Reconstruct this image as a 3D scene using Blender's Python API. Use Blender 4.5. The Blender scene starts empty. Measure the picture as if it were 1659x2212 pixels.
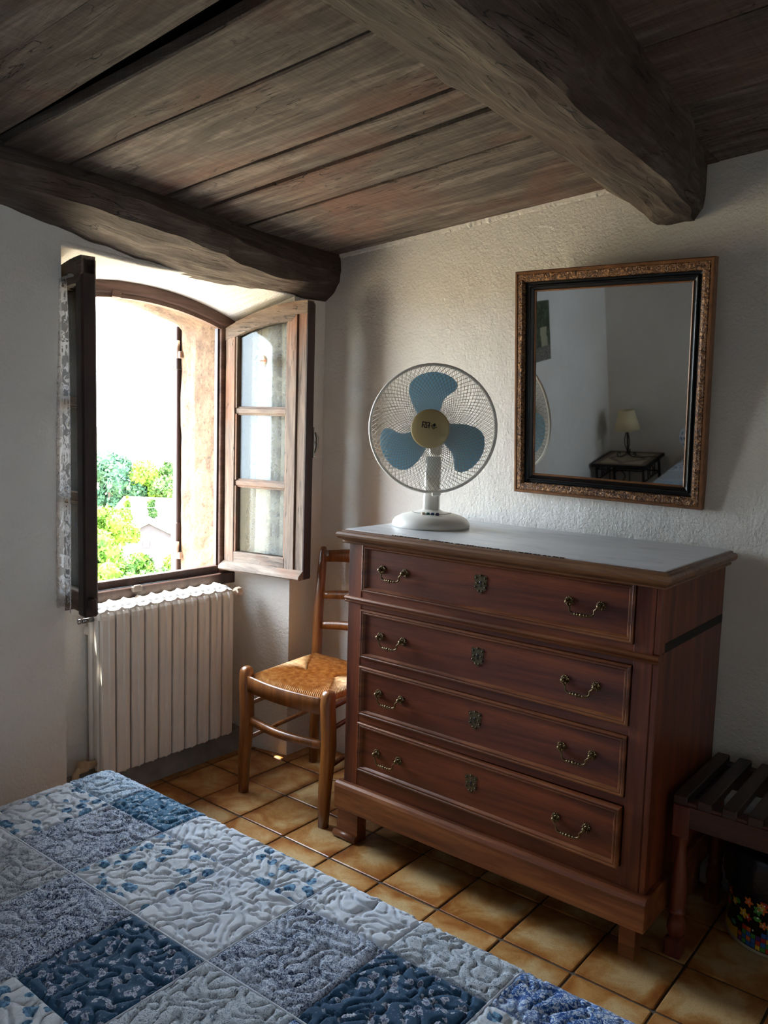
import bpy, bmesh, math, random
import numpy as np
from mathutils import Vector, Matrix, noise
random.seed(7); np.random.seed(7)
sc = bpy.context.scene
COL = sc.collection
R_ = math.radians

def lin(h):
    h = h.lstrip('#'); r = []
    for i in (0, 2, 4):
        c = int(h[i:i+2], 16) / 255
        r.append(c / 12.92 if c <= .04045 else ((c + .055) / 1.055) ** 2.4)
    return (r[0], r[1], r[2], 1)

# ------------------------------------------------------------ camera
cam = bpy.data.cameras.new('camera'); co = bpy.data.objects.new('camera', cam); COL.objects.link(co)
RX = Vector((0.78100965, 0.62383145, 0.02929593)); RY = Vector((0.08719787, -0.0624776, -0.99422989)); RZ = Vector((-0.61840153, 0.77905768, -0.10319239))
m = Matrix.Identity(4)
for i in range(3):
    m[i][0] = RX[i]; m[i][1] = -RY[i]; m[i][2] = -RZ[i]
m[0][3], m[1][3], m[2][3] = 2.35566, -2.5392, 1.38
co.matrix_world = m
cam.sensor_fit = 'VERTICAL'; cam.sensor_height = 36; cam.lens = 1773.15 / 2212 * 36
cam.clip_start = .05; cam.clip_end = 600
sc.camera = co

# ------------------------------------------------------------ world, sun, exposure
w = bpy.data.worlds.new('world'); sc.world = w; w.use_nodes = True
bg = w.node_tree.nodes['Background']
bg.inputs[0].default_value = (.74, .87, 1.0, 1); bg.inputs[1].default_value = 12.0
sun = bpy.data.lights.new('sun', 'SUN'); sun.energy = 16; sun.angle = R_(.6); sun.color = (1, .90, .76)
so = bpy.data.objects.new('sun', sun); COL.objects.link(so)
so.rotation_euler = Vector((-.31, -.13, .94)).to_track_quat('Z', 'Y').to_euler(); so.location = (-30, -20, 60)
def portal(name, loc, rot, sx, sy):
    l = bpy.data.lights.new(name, 'AREA'); l.shape = 'RECTANGLE'; l.size = sx; l.size_y = sy
    l.cycles.is_portal = True
    o = bpy.data.objects.new(name, l); o.location = loc; o.rotation_euler = rot; COL.objects.link(o)
portal('window_portal', (-.62, -.70, 1.32), (0, R_(-90), 0), 1.2, .9)
portal('fill_slot_portal', (3.9, -2.38, 1.0), (0, R_(90), 0), 2.0, .25)  # guides sky light through the added fill slot, unseen behind the camera
sc.view_settings.view_transform = 'Standard'; sc.view_settings.look = 'None'
sc.view_settings.gamma = 1; sc.view_settings.use_curve_mapping = False
sc.view_settings.exposure = 1.48
cy = sc.cycles
cy.use_denoising = True; cy.max_bounces = 10; cy.diffuse_bounces = 6; cy.glossy_bounces = 4
cy.transmission_bounces = 6; cy.transparent_max_bounces = 24; cy.sample_clamp_indirect = 12; cy.caustics_reflective = False; cy.caustics_refractive = False

# ------------------------------------------------------------ geometry helpers
WM = {}
class G:
    def __init__(s): s.v = []; s.f = []; s.m = []; s.s = []
    def add(s, vs, fs, mi=0, sm=False, M=None):
        n = len(s.v)
        s.v += [tuple(M @ Vector(p)) if M is not None else tuple(p) for p in vs]
        for f in fs:
            s.f.append([i + n for i in f]); s.m.append(mi); s.s.append(sm)
        return s
    def box(s, a, b, bev=0, mi=0, M=None, seg=1):
        a = Vector(a); b = Vector(b); c = (a + b) / 2; d = b - a
        if not bev:
            vs = [(x, y, z) for x in (a[0], b[0]) for y in (a[1], b[1]) for z in (a[2], b[2])]
            return s.add(vs, [(0, 1, 3, 2), (4, 6, 7, 5), (0, 4, 5, 1), (2, 3, 7, 6), (0, 2, 6, 4), (1, 5, 7, 3)], mi, False, M)
        bm = bmesh.new(); bmesh.ops.create_cube(bm, size=1)
        for v in bm.verts: v.co = Vector((c[i] + v.co[i] * d[i] for i in range(3)))
        bmesh.ops.bevel(bm, geom=bm.edges[:], offset=min(bev, min(abs(q) for q in d) * .45), segments=seg, affect='EDGES', profile=.5)
        bm.verts.index_update()
        s.add([v.co[:] for v in bm.verts], [[v.index for v in f.verts] for f in bm.faces], mi, False, M); bm.free(); return s
    def tube(s, pts, r, n=8, mi=0, cap=True, M=None, sq=1.0, up=None):
        pts = [Vector(p) for p in pts]; N = len(pts)
        rs = r if isinstance(r, (list, tuple)) else [r] * N
        T = []
        for i in range(N):
            t = pts[min(i + 1, N - 1)] - pts[max(i - 1, 0)]; T.append(t.normalized() if t.length > 1e-9 else Vector((0, 0, 1)))
        u = Vector(up) if up else (Vector((0, 0, 1)) if abs(T[0].z) < .9 else Vector((1, 0, 0)))
        a = (u - T[0] * u.dot(T[0])).normalized(); vs = []
        for i in range(N):
            a = (a - T[i] * a.dot(T[i])).normalized(); b = T[i].cross(a)
            for k in range(n):
                t = 2 * math.pi * (k + .5) / n
                vs.append(pts[i] + (a * math.cos(t) + b * math.sin(t) * sq) * rs[i])
        fs = [(i * n + k, i * n + (k + 1) % n, (i + 1) * n + (k + 1) % n, (i + 1) * n + k) for i in range(N - 1) for k in range(n)]
        s.add(vs, fs, mi, n > 5, M)
        if cap:
            s.add([], [], mi); base = len(s.v) - N * n
            s.f.append([base + k for k in range(n)][::-1]); s.m.append(mi); s.s.append(False)
            s.f.append([base + (N - 1) * n + k for k in range(n)]); s.m.append(mi); s.s.append(False)
        return s
    def lathe(s, prof, c=(0, 0, 0), n=24, mi=0, M=None, sy=1.0, sm=True):
        vs = []; fs = []
        for r, z in prof:
            for k in range(n):
                t = 2 * math.pi * k / n; vs.append((c[0] + r * math.cos(t), c[1] + r * math.sin(t) * sy, c[2] + z))
        for i in range(len(prof) - 1):
            for k in range(n):
                fs.append((i * n + k, i * n + (k + 1) % n, (i + 1) * n + (k + 1) % n, (i + 1) * n + k))
        if prof[0][0] > 1e-6: fs.append([k for k in range(n)][::-1])
        if prof[-1][0] > 1e-6: fs.append([(len(prof) - 1) * n + k for k in range(n)])
        return s.add(vs, fs, mi, sm, M)
    def loft(s, secs, mi=0, sm=False, closed=True, cap=True, M=None):
        n = len(secs[0]); vs = [p for q in secs for p in q]; fs = []
        for i in range(len(secs) - 1):
            for k in range(n if closed else n - 1):
                fs.append((i * n + k, i * n + (k + 1) % n, (i + 1) * n + (k + 1) % n, (i + 1) * n + k))
        if cap and closed: fs += [list(range(n))[::-1], [(len(secs) - 1) * n + k for k in range(n)]]
        return s.add(vs, fs, mi, sm, M)
    def frame(s, prof, x0, x1, y0, y1, to3, mi=0, sm=False):
        # mitred picture-frame moulding; prof = (inset, height)
        vs = []; n = len(prof)
        for cx, cy_, sx, sy in ((x0, y0, 1, 1), (x1, y0, -1, 1), (x1, y1, -1, -1), (x0, y1, 1, -1)):
            for d, h in prof: vs.append(to3(cx + sx * d, cy_ + sy * d, h))
        fs = [(k * n + i, ((k + 1) % 4) * n + i, ((k + 1) % 4) * n + i + 1, k * n + i + 1) for k in range(4) for i in range(n - 1)]
        return s.add(vs, fs, mi, sm)
    def poly(s, pts, mi=0, M=None): return s.add(pts, [list(range(len(pts)))], mi, False, M)
    def extr(s, pts, d, mi=0, M=None, sm=False):
        n = len(pts); d = Vector(d); q = [Vector(p) + d for p in pts]
        return s.add(list(pts) + q, [list(range(n))[::-1], list(range(n, 2 * n))] + [(i, (i + 1) % n, n + (i + 1) % n, n + i) for i in range(n)], mi, sm, M)

def fixn(me):
    bm = bmesh.new(); bm.from_mesh(me); bmesh.ops.recalc_face_normals(bm, faces=bm.faces[:]); bm.to_mesh(me); bm.free()

def mk(name, g, mats, parent=None, loc=None, label=None, cat=None, group=None, kind=None, fix=True):
    W = WM[parent.name] if parent else None
    if loc is None:
        if parent: M0 = W
        else:
            a = np.array(g.v); lo = a.min(0); hi = a.max(0); M0 = Matrix.Translation(((lo[0] + hi[0]) / 2, (lo[1] + hi[1]) / 2, lo[2]))
    else: M0 = Matrix.Translation(loc)
    inv = M0.inverted(); A = np.array(g.v, dtype=float); I = np.array(inv)
    A = A @ I[:3, :3].T + I[:3, 3]
    me = bpy.data.meshes.new(name); me.from_pydata(A.tolist(), [], g.f)
    mats = mats if isinstance(mats, (list, tuple)) else [mats]
    for q in mats: me.materials.append(q)
    me.polygons.foreach_set('material_index', g.m); me.polygons.foreach_set('use_smooth', g.s)
    if fix: fixn(me)
    me.update()
    o = bpy.data.objects.new(name, me); COL.objects.link(o)
    if parent:
        o.parent = parent; o.matrix_local = W.inverted() @ M0
    else: o.matrix_world = M0
    WM[o.name] = M0
    return tag(o, label, cat, group, kind)
def tag(o, label=None, cat=None, group=None, kind=None):
    if label: o['label'] = label
    if cat: o['category'] = cat
    if group: o['group'] = group
    if kind: o['kind'] = kind
    return o
def thing(name, label, cat, loc=(0, 0, 0), rz=0, group=None):
    o = bpy.data.objects.new(name, None); COL.objects.link(o); o.empty_display_size = .05
    o.location = loc; o.rotation_euler = (0, 0, rz)
    WM[o.name] = Matrix.Translation(loc) @ Matrix.Rotation(rz, 4, 'Z')
    return tag(o, label, cat, group)
def dup(o, dloc, parent=None):      # copy of a thing or part and its children, moved
    c = o.copy(); COL.objects.link(c)
    if parent: c.parent = parent
    if dloc is not None: c.location = Vector(o.location) + Vector(dloc)
    WM[c.name] = WM[o.name].copy()
    for ch in list(o.children): dup(ch, None, c)
    return c
def sweep3(g, prof, x0, x1, y0, yb, mi=0):      # moulding round left, front and right of a chest; prof=(out,z)
    secs = [[(x0 - o, yb, z) for o, z in prof], [(x0 - o, y0 - o, z) for o, z in prof], [(x1 + o, y0 - o, z) for o, z in prof], [(x1 + o, yb, z) for o, z in prof]]
    return g.loft(secs, mi, closed=True)

# ------------------------------------------------------------ materials
def newmat(name, rough=.6, metal=0):
    mt = bpy.data.materials.new(name); mt.use_nodes = True; nt = mt.node_tree; b = nt.nodes['Principled BSDF']
    b.inputs['Roughness'].default_value = rough; b.inputs['Metallic'].default_value = metal
    return mt, nt, b
def nd(nt, t, **k):
    n = nt.nodes.new('ShaderNode' + t)
    for a, v in k.items():
        if a.startswith('i_'):
            key = a[2:]; n.inputs[int(key) if key.isdigit() else key.replace('_', ' ')].default_value = v
        else: setattr(n, a, v)
    return n
def coords(nt, scale=(1, 1, 1), rand=0, rot=(0, 0, 0)):
    tc = nd(nt, 'TexCoord'); mp = nd(nt, 'Mapping'); mp.inputs['Scale'].default_value = scale; mp.inputs['Rotation'].default_value = rot
    nt.links.new(tc.outputs['Object'], mp.inputs['Vector'])
    if rand:
        oi = nd(nt, 'ObjectInfo'); mu = nd(nt, 'Math', operation='MULTIPLY'); mu.inputs[1].default_value = rand
        nt.links.new(oi.outputs['Random'], mu.inputs[0]); cb = nd(nt, 'CombineXYZ')
        for i in range(3): nt.links.new(mu.outputs[0], cb.inputs[i])
        nt.links.new(cb.outputs[0], mp.inputs['Location'])
    return mp.outputs['Vector']
def nz(nt, vec, scale, detail=4, rough=.55, dist=0):
    n = nd(nt, 'TexNoise'); n.inputs['Scale'].default_value = scale; n.inputs['Detail'].default_value = detail
    n.inputs['Roughness'].default_value = rough; n.inputs['Distortion'].default_value = dist
    nt.links.new(vec, n.inputs['Vector']); return n.outputs['Fac']
def vor(nt, vec, scale, feature='F1', out='Distance', rnd=1.0):
    n = nd(nt, 'TexVoronoi', feature=feature); n.inputs['Scale'].default_value = scale; n.inputs['Randomness'].default_value = rnd
    nt.links.new(vec, n.inputs['Vector']); return n.outputs[out]
def ramp(nt, fac, stops, interp='LINEAR'):
    r = nd(nt, 'ValToRGB'); cr = r.color_ramp; cr.interpolation = interp
    while len(cr.elements) < len(stops): cr.elements.new(.5)
    for e, (p, c) in zip(cr.elements, stops):
        e.position = p; e.color = lin(c) if isinstance(c, str) else (c, c, c, 1) if not isinstance(c, tuple) else c
    nt.links.new(fac, r.inputs[0]); return r.outputs[0]
def mix(nt, fac, a, b, mode='MIX'):
    n = nd(nt, 'Mix', data_type='RGBA', blend_type=mode)
    for i, v in ((0, fac), (6, a), (7, b)):
        if isinstance(v, (int, float)): n.inputs[i].default_value = v
        elif isinstance(v, str): n.inputs[i].default_value = lin(v)
        else: nt.links.new(v, n.inputs[i])
    return n.outputs[2]
def mth(nt, op, a, b=None, cl=False):
    n = nd(nt, 'Math', operation=op, use_clamp=cl)
    for i, v in ((0, a), (1, b)):
        if v is None: continue
        if isinstance(v, (int, float)): n.inputs[i].default_value = v
        else: nt.links.new(v, n.inputs[i])
    return n.outputs[0]
def bump(nt, b, h, strength=.3, dist=.005):
    n = nd(nt, 'Bump'); n.inputs['Strength'].default_value = strength; n.inputs['Distance'].default_value = dist
    nt.links.new(h, n.inputs['Height']); nt.links.new(n.outputs[0], b.inputs['Normal'])
def setc(nt, b, c): nt.links.new(c, b.inputs['Base Color'])

def plain(name, col, rough=.5, metal=0, var=.0, vs=20, bmp=0, bs=80, spec=None):
    mt, nt, b = newmat(name, rough, metal); v = coords(nt)
    if spec is not None: b.inputs['Specular IOR Level'].default_value = spec
    c = lin(col); n = nz(nt, v, vs, 3)
    k = 1 - var
    setc(nt, b, mix(nt, n, (0, 0, 0) and col, col) if False else ramp(nt, n, [(.3, (c[0] * k, c[1] * k, c[2] * k, 1)), (.7, c)]))
    if bmp: bump(nt, b, nz(nt, v, bs, 4), bmp)
    return mt
def wood(name, cols, axis=0, sc_=1.0, rough=.45, rand=37, bs=.15, coat=0, stretch=14, spec=.5):
    mt, nt, b = newmat(name, rough); s = [stretch * sc_] * 3; s[axis] = 1.1 * sc_
    v = coords(nt, tuple(s), rand); n1 = nz(nt, v, 1.6, 7, .62, .6)
    col = ramp(nt, n1, [(.28, cols[0]), (.5, cols[1]), (.72, cols[2])])
    v2 = coords(nt, tuple(q * 6 for q in s), rand); n2 = nz(nt, v2, 2.2, 3, .6)
    col = mix(nt, .35, col, ramp(nt, n2, [(.3, .35), (.62, 1.0)]), 'MULTIPLY')
    v3 = coords(nt, (1, 1, 1), rand); n3 = nz(nt, v3, 2.3, 3)
    col = mix(nt, .55, col, ramp(nt, n3, [(.3, .55), (.7, 1.0)]), 'MULTIPLY')
    setc(nt, b, col); bump(nt, b, n2, bs, .002)
    b.inputs['Coat Weight'].default_value = coat; b.inputs['Coat Roughness'].default_value = .25; b.inputs['Specular IOR Level'].default_value = spec
    return mt

def mk_plaster():
    mt, nt, b = newmat('white plaster', .85); v = coords(nt)
    c = ramp(nt, nz(nt, v, 1.3, 5, .6), [(.3, '#d5cfc6'), (.65, '#e2dfd9')])
    setc(nt, b, c)
    h = mth(nt, 'ADD', mth(nt, 'MULTIPLY', nz(nt, v, 95, 3, .6), .5), mth(nt, 'MULTIPLY', nz(nt, v, 14, 5, .6), .9))
    bump(nt, b, h, .75, .010); return mt
PLASTER = mk_plaster()
def mk_stone():
    mt, nt, b = newmat('rough tan stone', .95); v = coords(nt)
    n = nz(nt, v, 9, 8, .7, .4); c = ramp(nt, n, [(.25, '#382a1e'), (.42, '#644c38'), (.6, '#7d644c'), (.8, '#93795f')])
    sp = ramp(nt, nz(nt, v, 60, 3, .7), [(.32, .35), (.46, 1.0)]); c = mix(nt, .8, c, sp, 'MULTIPLY')
    setc(nt, b, c); bump(nt, b, nz(nt, v, 40, 8, .7), .9, .012); return mt
STONE = mk_stone()
def mk_old(name, cols, patch=None, rough=.8, axis=0, bs=.7, saw=True):
    mt, nt, b = newmat(name, rough); s = [11.0] * 3; s[axis] = .9
    v = coords(nt, tuple(s), 53); v1 = coords(nt, (1, 1, 1), 53)
    n1 = nz(nt, v, 2.0, 8, .65, .8); c = ramp(nt, n1, [(.25, cols[0]), (.5, cols[1]), (.75, cols[2])])
    if patch: c = mix(nt, ramp(nt, nz(nt, v1, 2.1, 4, .6, .5), [(.48, 0.0), (.66, .75)]), c, patch)
    fine = nz(nt, v, 9, 6, .75); c = mix(nt, .6, c, ramp(nt, fine, [(.3, .35), (.6, 1.0)]), 'MULTIPLY')
    h = mth(nt, 'ADD', fine, mth(nt, 'MULTIPLY', n1, 1.5))
    s3 = [16.0] * 3; s3[axis] = 1.3; ck = nz(nt, coords(nt, tuple(s3), 53), 1.7, 3, .5, 1.0)
    crk = mth(nt, 'MULTIPLY', ramp(nt, ck, [(.488, 1.0), (.5, 0.0), (.512, 1.0)]), 1.0); msk = ramp(nt, nz(nt, v1, 3.5, 2), [(.47, 1.0), (.58, 0.0)])
    crk = mth(nt, 'MAXIMUM', crk, msk); c = mix(nt, 1.0, c, mix(nt, crk, '#15100d', '#ffffff'), 'MULTIPLY'); h = mth(nt, 'ADD', h, mth(nt, 'MULTIPLY', crk, 1.2))
    if saw:
        s2 = [3.0] * 3; s2[axis] = 60; n3 = nz(nt, coords(nt, tuple(s2), 53), 2.5, 3, .6)
        c = mix(nt, .4, c, ramp(nt, n3, [(.35, .45), (.6, 1.0)]), 'MULTIPLY'); h = mth(nt, 'ADD', h, mth(nt, 'MULTIPLY', n3, .5))
    oi = nd(nt, 'ObjectInfo'); c = mix(nt, .45, c, ramp(nt, oi.outputs['Random'], [(0, .55), (1, 1.0)]), 'MULTIPLY')
    setc(nt, b, c); bump(nt, b, h, bs, .006); return mt
PLANK = mk_old('weathered ceiling plank', ('#342d29', '#72665d', '#aea296'), '#80594a')
BEAM = mk_old('old hewn beam', ('#2a221d', '#5c4f45', '#94867a'), '#4a3227', axis=1, bs=1.0, saw=False)
SASH = mk_old('weathered sash wood', ('#4f4037', '#84705f', '#a59484'), '#96603f', axis=2, rough=.7, bs=.3, saw=False)
SASHH = mk_old('weathered sash rail wood', ('#4f4037', '#84705f', '#a59484'), '#96603f', axis=0, rough=.7, bs=.3, saw=False)
DKW = wood('dark stained window wood', ('#241714', '#3a2622', '#4b332c'), 2, rough=.5)
FRW = wood('brown painted frame wood', ('#4a352e', '#735548', '#8f6f5f'), 1, rough=.6)
CH_ = ('#3a160b', '#6f331b', '#964e28')
DRX = wood('reddish walnut wood grain across', CH_, 0, 1.0, .42, 0, .12, .15)
DRZ = wood('reddish walnut wood grain upright', CH_, 2, 1.0, .42, 0, .12, .12)
DRM = wood('worn walnut moulding', ('#4a2212', '#7a4325', '#a5693e'), 0, 1.0, .38, 0, .15, .2)
DRT = wood('worn light moulding', ('#553521', '#7d5335', '#a07650'), 0, 1.0, .42, 0, .2, .15)
CHW = wood('honey brown beech', ('#5d3316', '#8d5325', '#ad6e35'), 2, 1.2, .32, 11, .05, .35)
BNW = wood('dark brown bench wood', ('#1a0e0a', '#311c15', '#472a1f'), 1, 1.2, .5, 5, .1, .1)
BNL = wood('reddish turned bench wood', ('#3c170e', '#6b2c1c', '#8a412a'), 2, 1.2, .4, 5, .1, .2)
BRASS = plain('dark antique brass', '#7c6745', .36, .75, .5, 90)
BRASSD = plain('aged bronze plate', '#6b6048', .42, .7, .5, 90)
BLACK = plain('black', '#0a0a0b', .6)
def mk_marble():
    mt, nt, b = newmat('grey marble slab', .28); v = coords(nt, (1, 4, 1))
    n = nz(nt, v, 3.5, 7, .6, 1.5); setc(nt, b, ramp(nt, n, [(.3, '#a2a4a7'), (.45, '#c4c5c7'), (.7, '#d2d2d3')])); return mt
MARBLE = mk_marble()
FANW = plain('white fan plastic', '#dddad2', .3)
FANG = plain('ivory coated wire', '#a79a86', .45)
def mk_blade():
    mt, nt, b = newmat('blue translucent blade plastic', .3); b.inputs['Base Color'].default_value = lin('#94b6c6')
    out = nt.nodes['Material Output']; tl = nd(nt, 'BsdfTranslucent'); tl.inputs[0].default_value = lin('#a8cbdc'); mx = nd(nt, 'MixShader'); mx.inputs[0].default_value = .55
    nt.links.new(b.outputs[0], mx.inputs[1]); nt.links.new(tl.outputs[0], mx.inputs[2]); nt.links.new(mx.outputs[0], out.inputs[0]); return mt
FANB = mk_blade()
FANH = plain('yellowed cream plastic', '#b3a272', .35)
RADW = plain('white radiator enamel', '#e3dfd8', .38, 0, .05, 12)
def mk_tile():
    mt, nt, b = newmat('mottled ochre floor tile', .33); v = coords(nt, (1, 1, 1)); vr = coords(nt, (1, 1, 1), 91)
    sx = nd(nt, 'SeparateXYZ'); nt.links.new(v, sx.inputs[0])
    ax = mth(nt, 'ABSOLUTE', sx.outputs[0]); ay = mth(nt, 'ABSOLUTE', sx.outputs[1])
    e = mth(nt, 'MULTIPLY', mth(nt, 'MAXIMUM', ax, ay), 9.5)
    f = mth(nt, 'ADD', mth(nt, 'MULTIPLY', mth(nt, 'POWER', e, 2.2), .42), mth(nt, 'MULTIPLY', mth(nt, 'SUBTRACT', nz(nt, vr, 9, 5, .6, .5), .42), 2.3))
    c = ramp(nt, f, [(.05, '#c9a877'), (.35, '#b8874f'), (.62, '#a06631'), (.95, '#7e441c')])
    c = mix(nt, .5, c, ramp(nt, nz(nt, vr, 300, 2, .6), [(.34, .35), (.44, 1.0)]), 'MULTIPLY')
    oi = nd(nt, 'ObjectInfo'); c = mix(nt, .5, c, ramp(nt, oi.outputs['Random'], [(0, .72), (1, 1.0)]), 'MULTIPLY')
    setc(nt, b, c); bump(nt, b, nz(nt, vr, 60, 4), .12, .002); return mt
TILE = mk_tile()
GROUT = plain('grey brown grout', '#54483c', .9, 0, .3, 60, .4)
def mk_gilt():
    mt, nt, b = newmat('bronze gilt embossed moulding', .42, .35); v = coords(nt)
    n = vor(nt, v, 95, 'SMOOTH_F1'); wv = nz(nt, v, 70, 3, .6, 2.5)
    setc(nt, b, ramp(nt, wv, [(.35, '#241409'), (.5, '#6a4426'), (.65, '#a87a48')])); bump(nt, b, wv, 1.0, .006); return mt
GILT = mk_gilt()
GILTL = plain('gilt wood edge', '#8a5d3a', .4, .2, .4, 40)
EBON = plain('ebonised wood', '#0c0b0b', .3, 0, .2, 30, .1)
def mk_glass(name='window glass', tint='#f4f7f6', k=.06):
    mt, nt, b = newmat(name, .02); out = nt.nodes['Material Output']
    tr = nd(nt, 'BsdfTransparent'); tr.inputs[0].default_value = lin(tint); gl = nd(nt, 'BsdfGlossy'); gl.inputs['Roughness'].default_value = .01
    fr = nd(nt, 'Fresnel'); fr.inputs[0].default_value = 1.22; mx = nd(nt, 'MixShader')
    nt.links.new(fr.outputs[0], mx.inputs[0]); nt.links.new(tr.outputs[0], mx.inputs[1]); nt.links.new(gl.outputs[0], mx.inputs[2]); nt.links.new(mx.outputs[0], out.inputs[0])
    return mt
GLASS = mk_glass()
mt, nt, b = newmat('mirror silver', .02, 1); b.inputs['Base Color'].default_value = (.84, .86, .85, 1); MIRROR = mt
def mk_lace():
    mt, nt, b = newmat('white lace', .9); out = nt.nodes['Material Output']; v = coords(nt)
    sx = nd(nt, 'SeparateXYZ'); nt.links.new(v, sx.inputs[0])
    zz = mth(nt, 'FRACT', mth(nt, 'MULTIPLY', sx.outputs[2], 6.2))            # bands, repeat about 16 cm
    band = mth(nt, 'GREATER_THAN', zz, .80); hem = mth(nt, 'LESS_THAN', zz, .05)
    mot = ramp(nt, nz(nt, coords(nt, (1, 1, .8)), 48, 2, .5, 1.0), [(.5, 0.0), (.53, 1.0), (.60, 1.0), (.63, .15)])
    stem = mth(nt, 'GREATER_THAN', mth(nt, 'SINE', mth(nt, 'MULTIPLY', sx.outputs[0], 420)), .0)
    a = mth(nt, 'MAXIMUM', mth(nt, 'MAXIMUM', mth(nt, 'MULTIPLY', band, stem), hem), mot)
    a = mth(nt, 'ADD', mth(nt, 'MULTIPLY', a, .55), .26, True)
    df = nd(nt, 'BsdfDiffuse'); df.inputs[0].default_value = lin('#eeeef2'); tl = nd(nt, 'BsdfTranslucent'); tl.inputs[0].default_value = lin('#e6e6ec')
    m1 = nd(nt, 'MixShader'); m1.inputs[0].default_value = .7; nt.links.new(df.outputs[0], m1.inputs[1]); nt.links.new(tl.outputs[0], m1.inputs[2])
    tr = nd(nt, 'BsdfTransparent'); m2 = nd(nt, 'MixShader'); nt.links.new(a, m2.inputs[0]); nt.links.new(tr.outputs[0], m2.inputs[1]); nt.links.new(m1.outputs[0], m2.inputs[2])
    nt.links.new(m2.outputs[0], out.inputs[0]); return mt
LACE = mk_lace()
def fabric(name, fn):
    mt, nt, b = newmat(name, .9); b.inputs['Specular IOR Level'].default_value = .15; v = coords(nt)
    setc(nt, b, fn(nt, v)); b.inputs['Sheen Weight'].default_value = .1; return mt
def f_speck(a, b_, c_, s=260, t=.48):
    return lambda nt, v: mix(nt, ramp(nt, nz(nt, v, 9, 2), [(.4, 0.0), (.6, .25)]), ramp(nt, nz(nt, v, s, 3, .6, 1.5), [(t - .05, a), (t, b_), (t + .1, c_)]), c_)
def f_floral(base, p1, p2, s=46):
    def fn(nt, v):
        w_ = nd(nt, 'VectorMath', operation='ADD'); n = nd(nt, 'TexNoise'); n.inputs['Scale'].default_value = 180
        nt.links.new(v, n.inputs['Vector']); ms = nd(nt, 'VectorMath', operation='SCALE'); ms.inputs['Scale'].default_value = .014
        nt.links.new(n.outputs['Color'], ms.inputs[0]); nt.links.new(v, w_.inputs[0]); nt.links.new(ms.outputs[0], w_.inputs[1])
        d = vor(nt, w_.outputs[0], s); sml = vor(nt, w_.outputs[0], s * 2.6)
        c = ramp(nt, d, [(.0, p2), (.12, '#3a4560'), (.18, p1), (.30, p2), (.36, base)])
        return mix(nt, ramp(nt, sml, [(.2, .55), (.28, 0.0)]), c, p1)
    return fn
def f_flower(nt, v):
    col = vor(nt, v, 34, out='Color'); d = mth(nt, 'ADD', vor(nt, v, 34), mth(nt, 'MULTIPLY', nz(nt, v, 90, 3), .3)); sx = nd(nt, 'SeparateColor'); nt.links.new(col, sx.inputs[0])
    on = mth(nt, 'MULTIPLY', mth(nt, 'LESS_THAN', d, .56), mth(nt, 'GREATER_THAN', sx.outputs[0], .30))
    blue = ramp(nt, nz(nt, v, 130, 3, .6), [(.38, '#3a5f8c'), (.62, '#86b8da')])
    tw = ramp(nt, vor(nt, v, 60, 'DISTANCE_TO_EDGE'), [(.02, .5), (.05, 0.0)])
    return mix(nt, on, mix(nt, mth(nt, 'MULTIPLY', tw, .45), '#e0e7f1', '#6d8299'), blue)
def f_twig(nt, v):
    a = nz(nt, v, 60, 2, .5, 2.5); l = ramp(nt, a, [(.47, 0.0), (.49, 1.0), (.51, 1.0), (.53, 0.0)])
    a2 = nz(nt, v, 120, 2, .5, 2.5); l2 = ramp(nt, a2, [(.46, 0.0), (.485, .8), (.51, 0.0)])
    return mix(nt, mth(nt, 'MAXIMUM', l, l2), '#d5dee9', '#5d7388')
FAB = {
 'white': fabric('plain off-white quilt cotton', lambda nt, v: ramp(nt, nz(nt, v, 6, 3), [(.3, '#d6dfee'), (.7, '#e8eef7')])),
 'speck': fabric('navy and pale speckled cotton', f_speck('#24345a', '#8194b5', '#dde6f3', 210, .475)),
 'grey': fabric('grey speckled cotton', f_speck('#5a6478', '#a9b0bd', '#ccd1da', 230, .45)),
 'pale': fabric('pale blue speckled cotton', f_speck('#3f6d9a', '#a9c4de', '#d8e6f3', 220, .47)),
 'teal': fabric('teal blue small floral cotton', f_floral('#3f7194', '#7aa6c4', '#cfdee8', 85)),
 'navy': fabric('navy floral cotton', f_floral('#315676', '#8089b0', '#d6dde9', 52)),
 'flower': fabric('white cotton with blue flowers', f_flower),
 'twig': fabric('white cotton with fine twigs', f_twig),
 'dense': fabric('white cotton with dense blue vines', f_speck('#1c4d99', '#5588c4', '#dbe6f4', 150, .50)),
}
FLBL = {'white': 'plain off-white patch', 'speck': 'navy speckled patch', 'grey': 'grey speckled patch', 'pale': 'pale blue speckled patch', 'teal': 'teal floral patch', 'navy': 'navy floral patch', 'flower': 'white patch with blue flowers', 'twig': 'white patch with fine twigs', 'dense': 'white patch with dense blue vines'}

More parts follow.
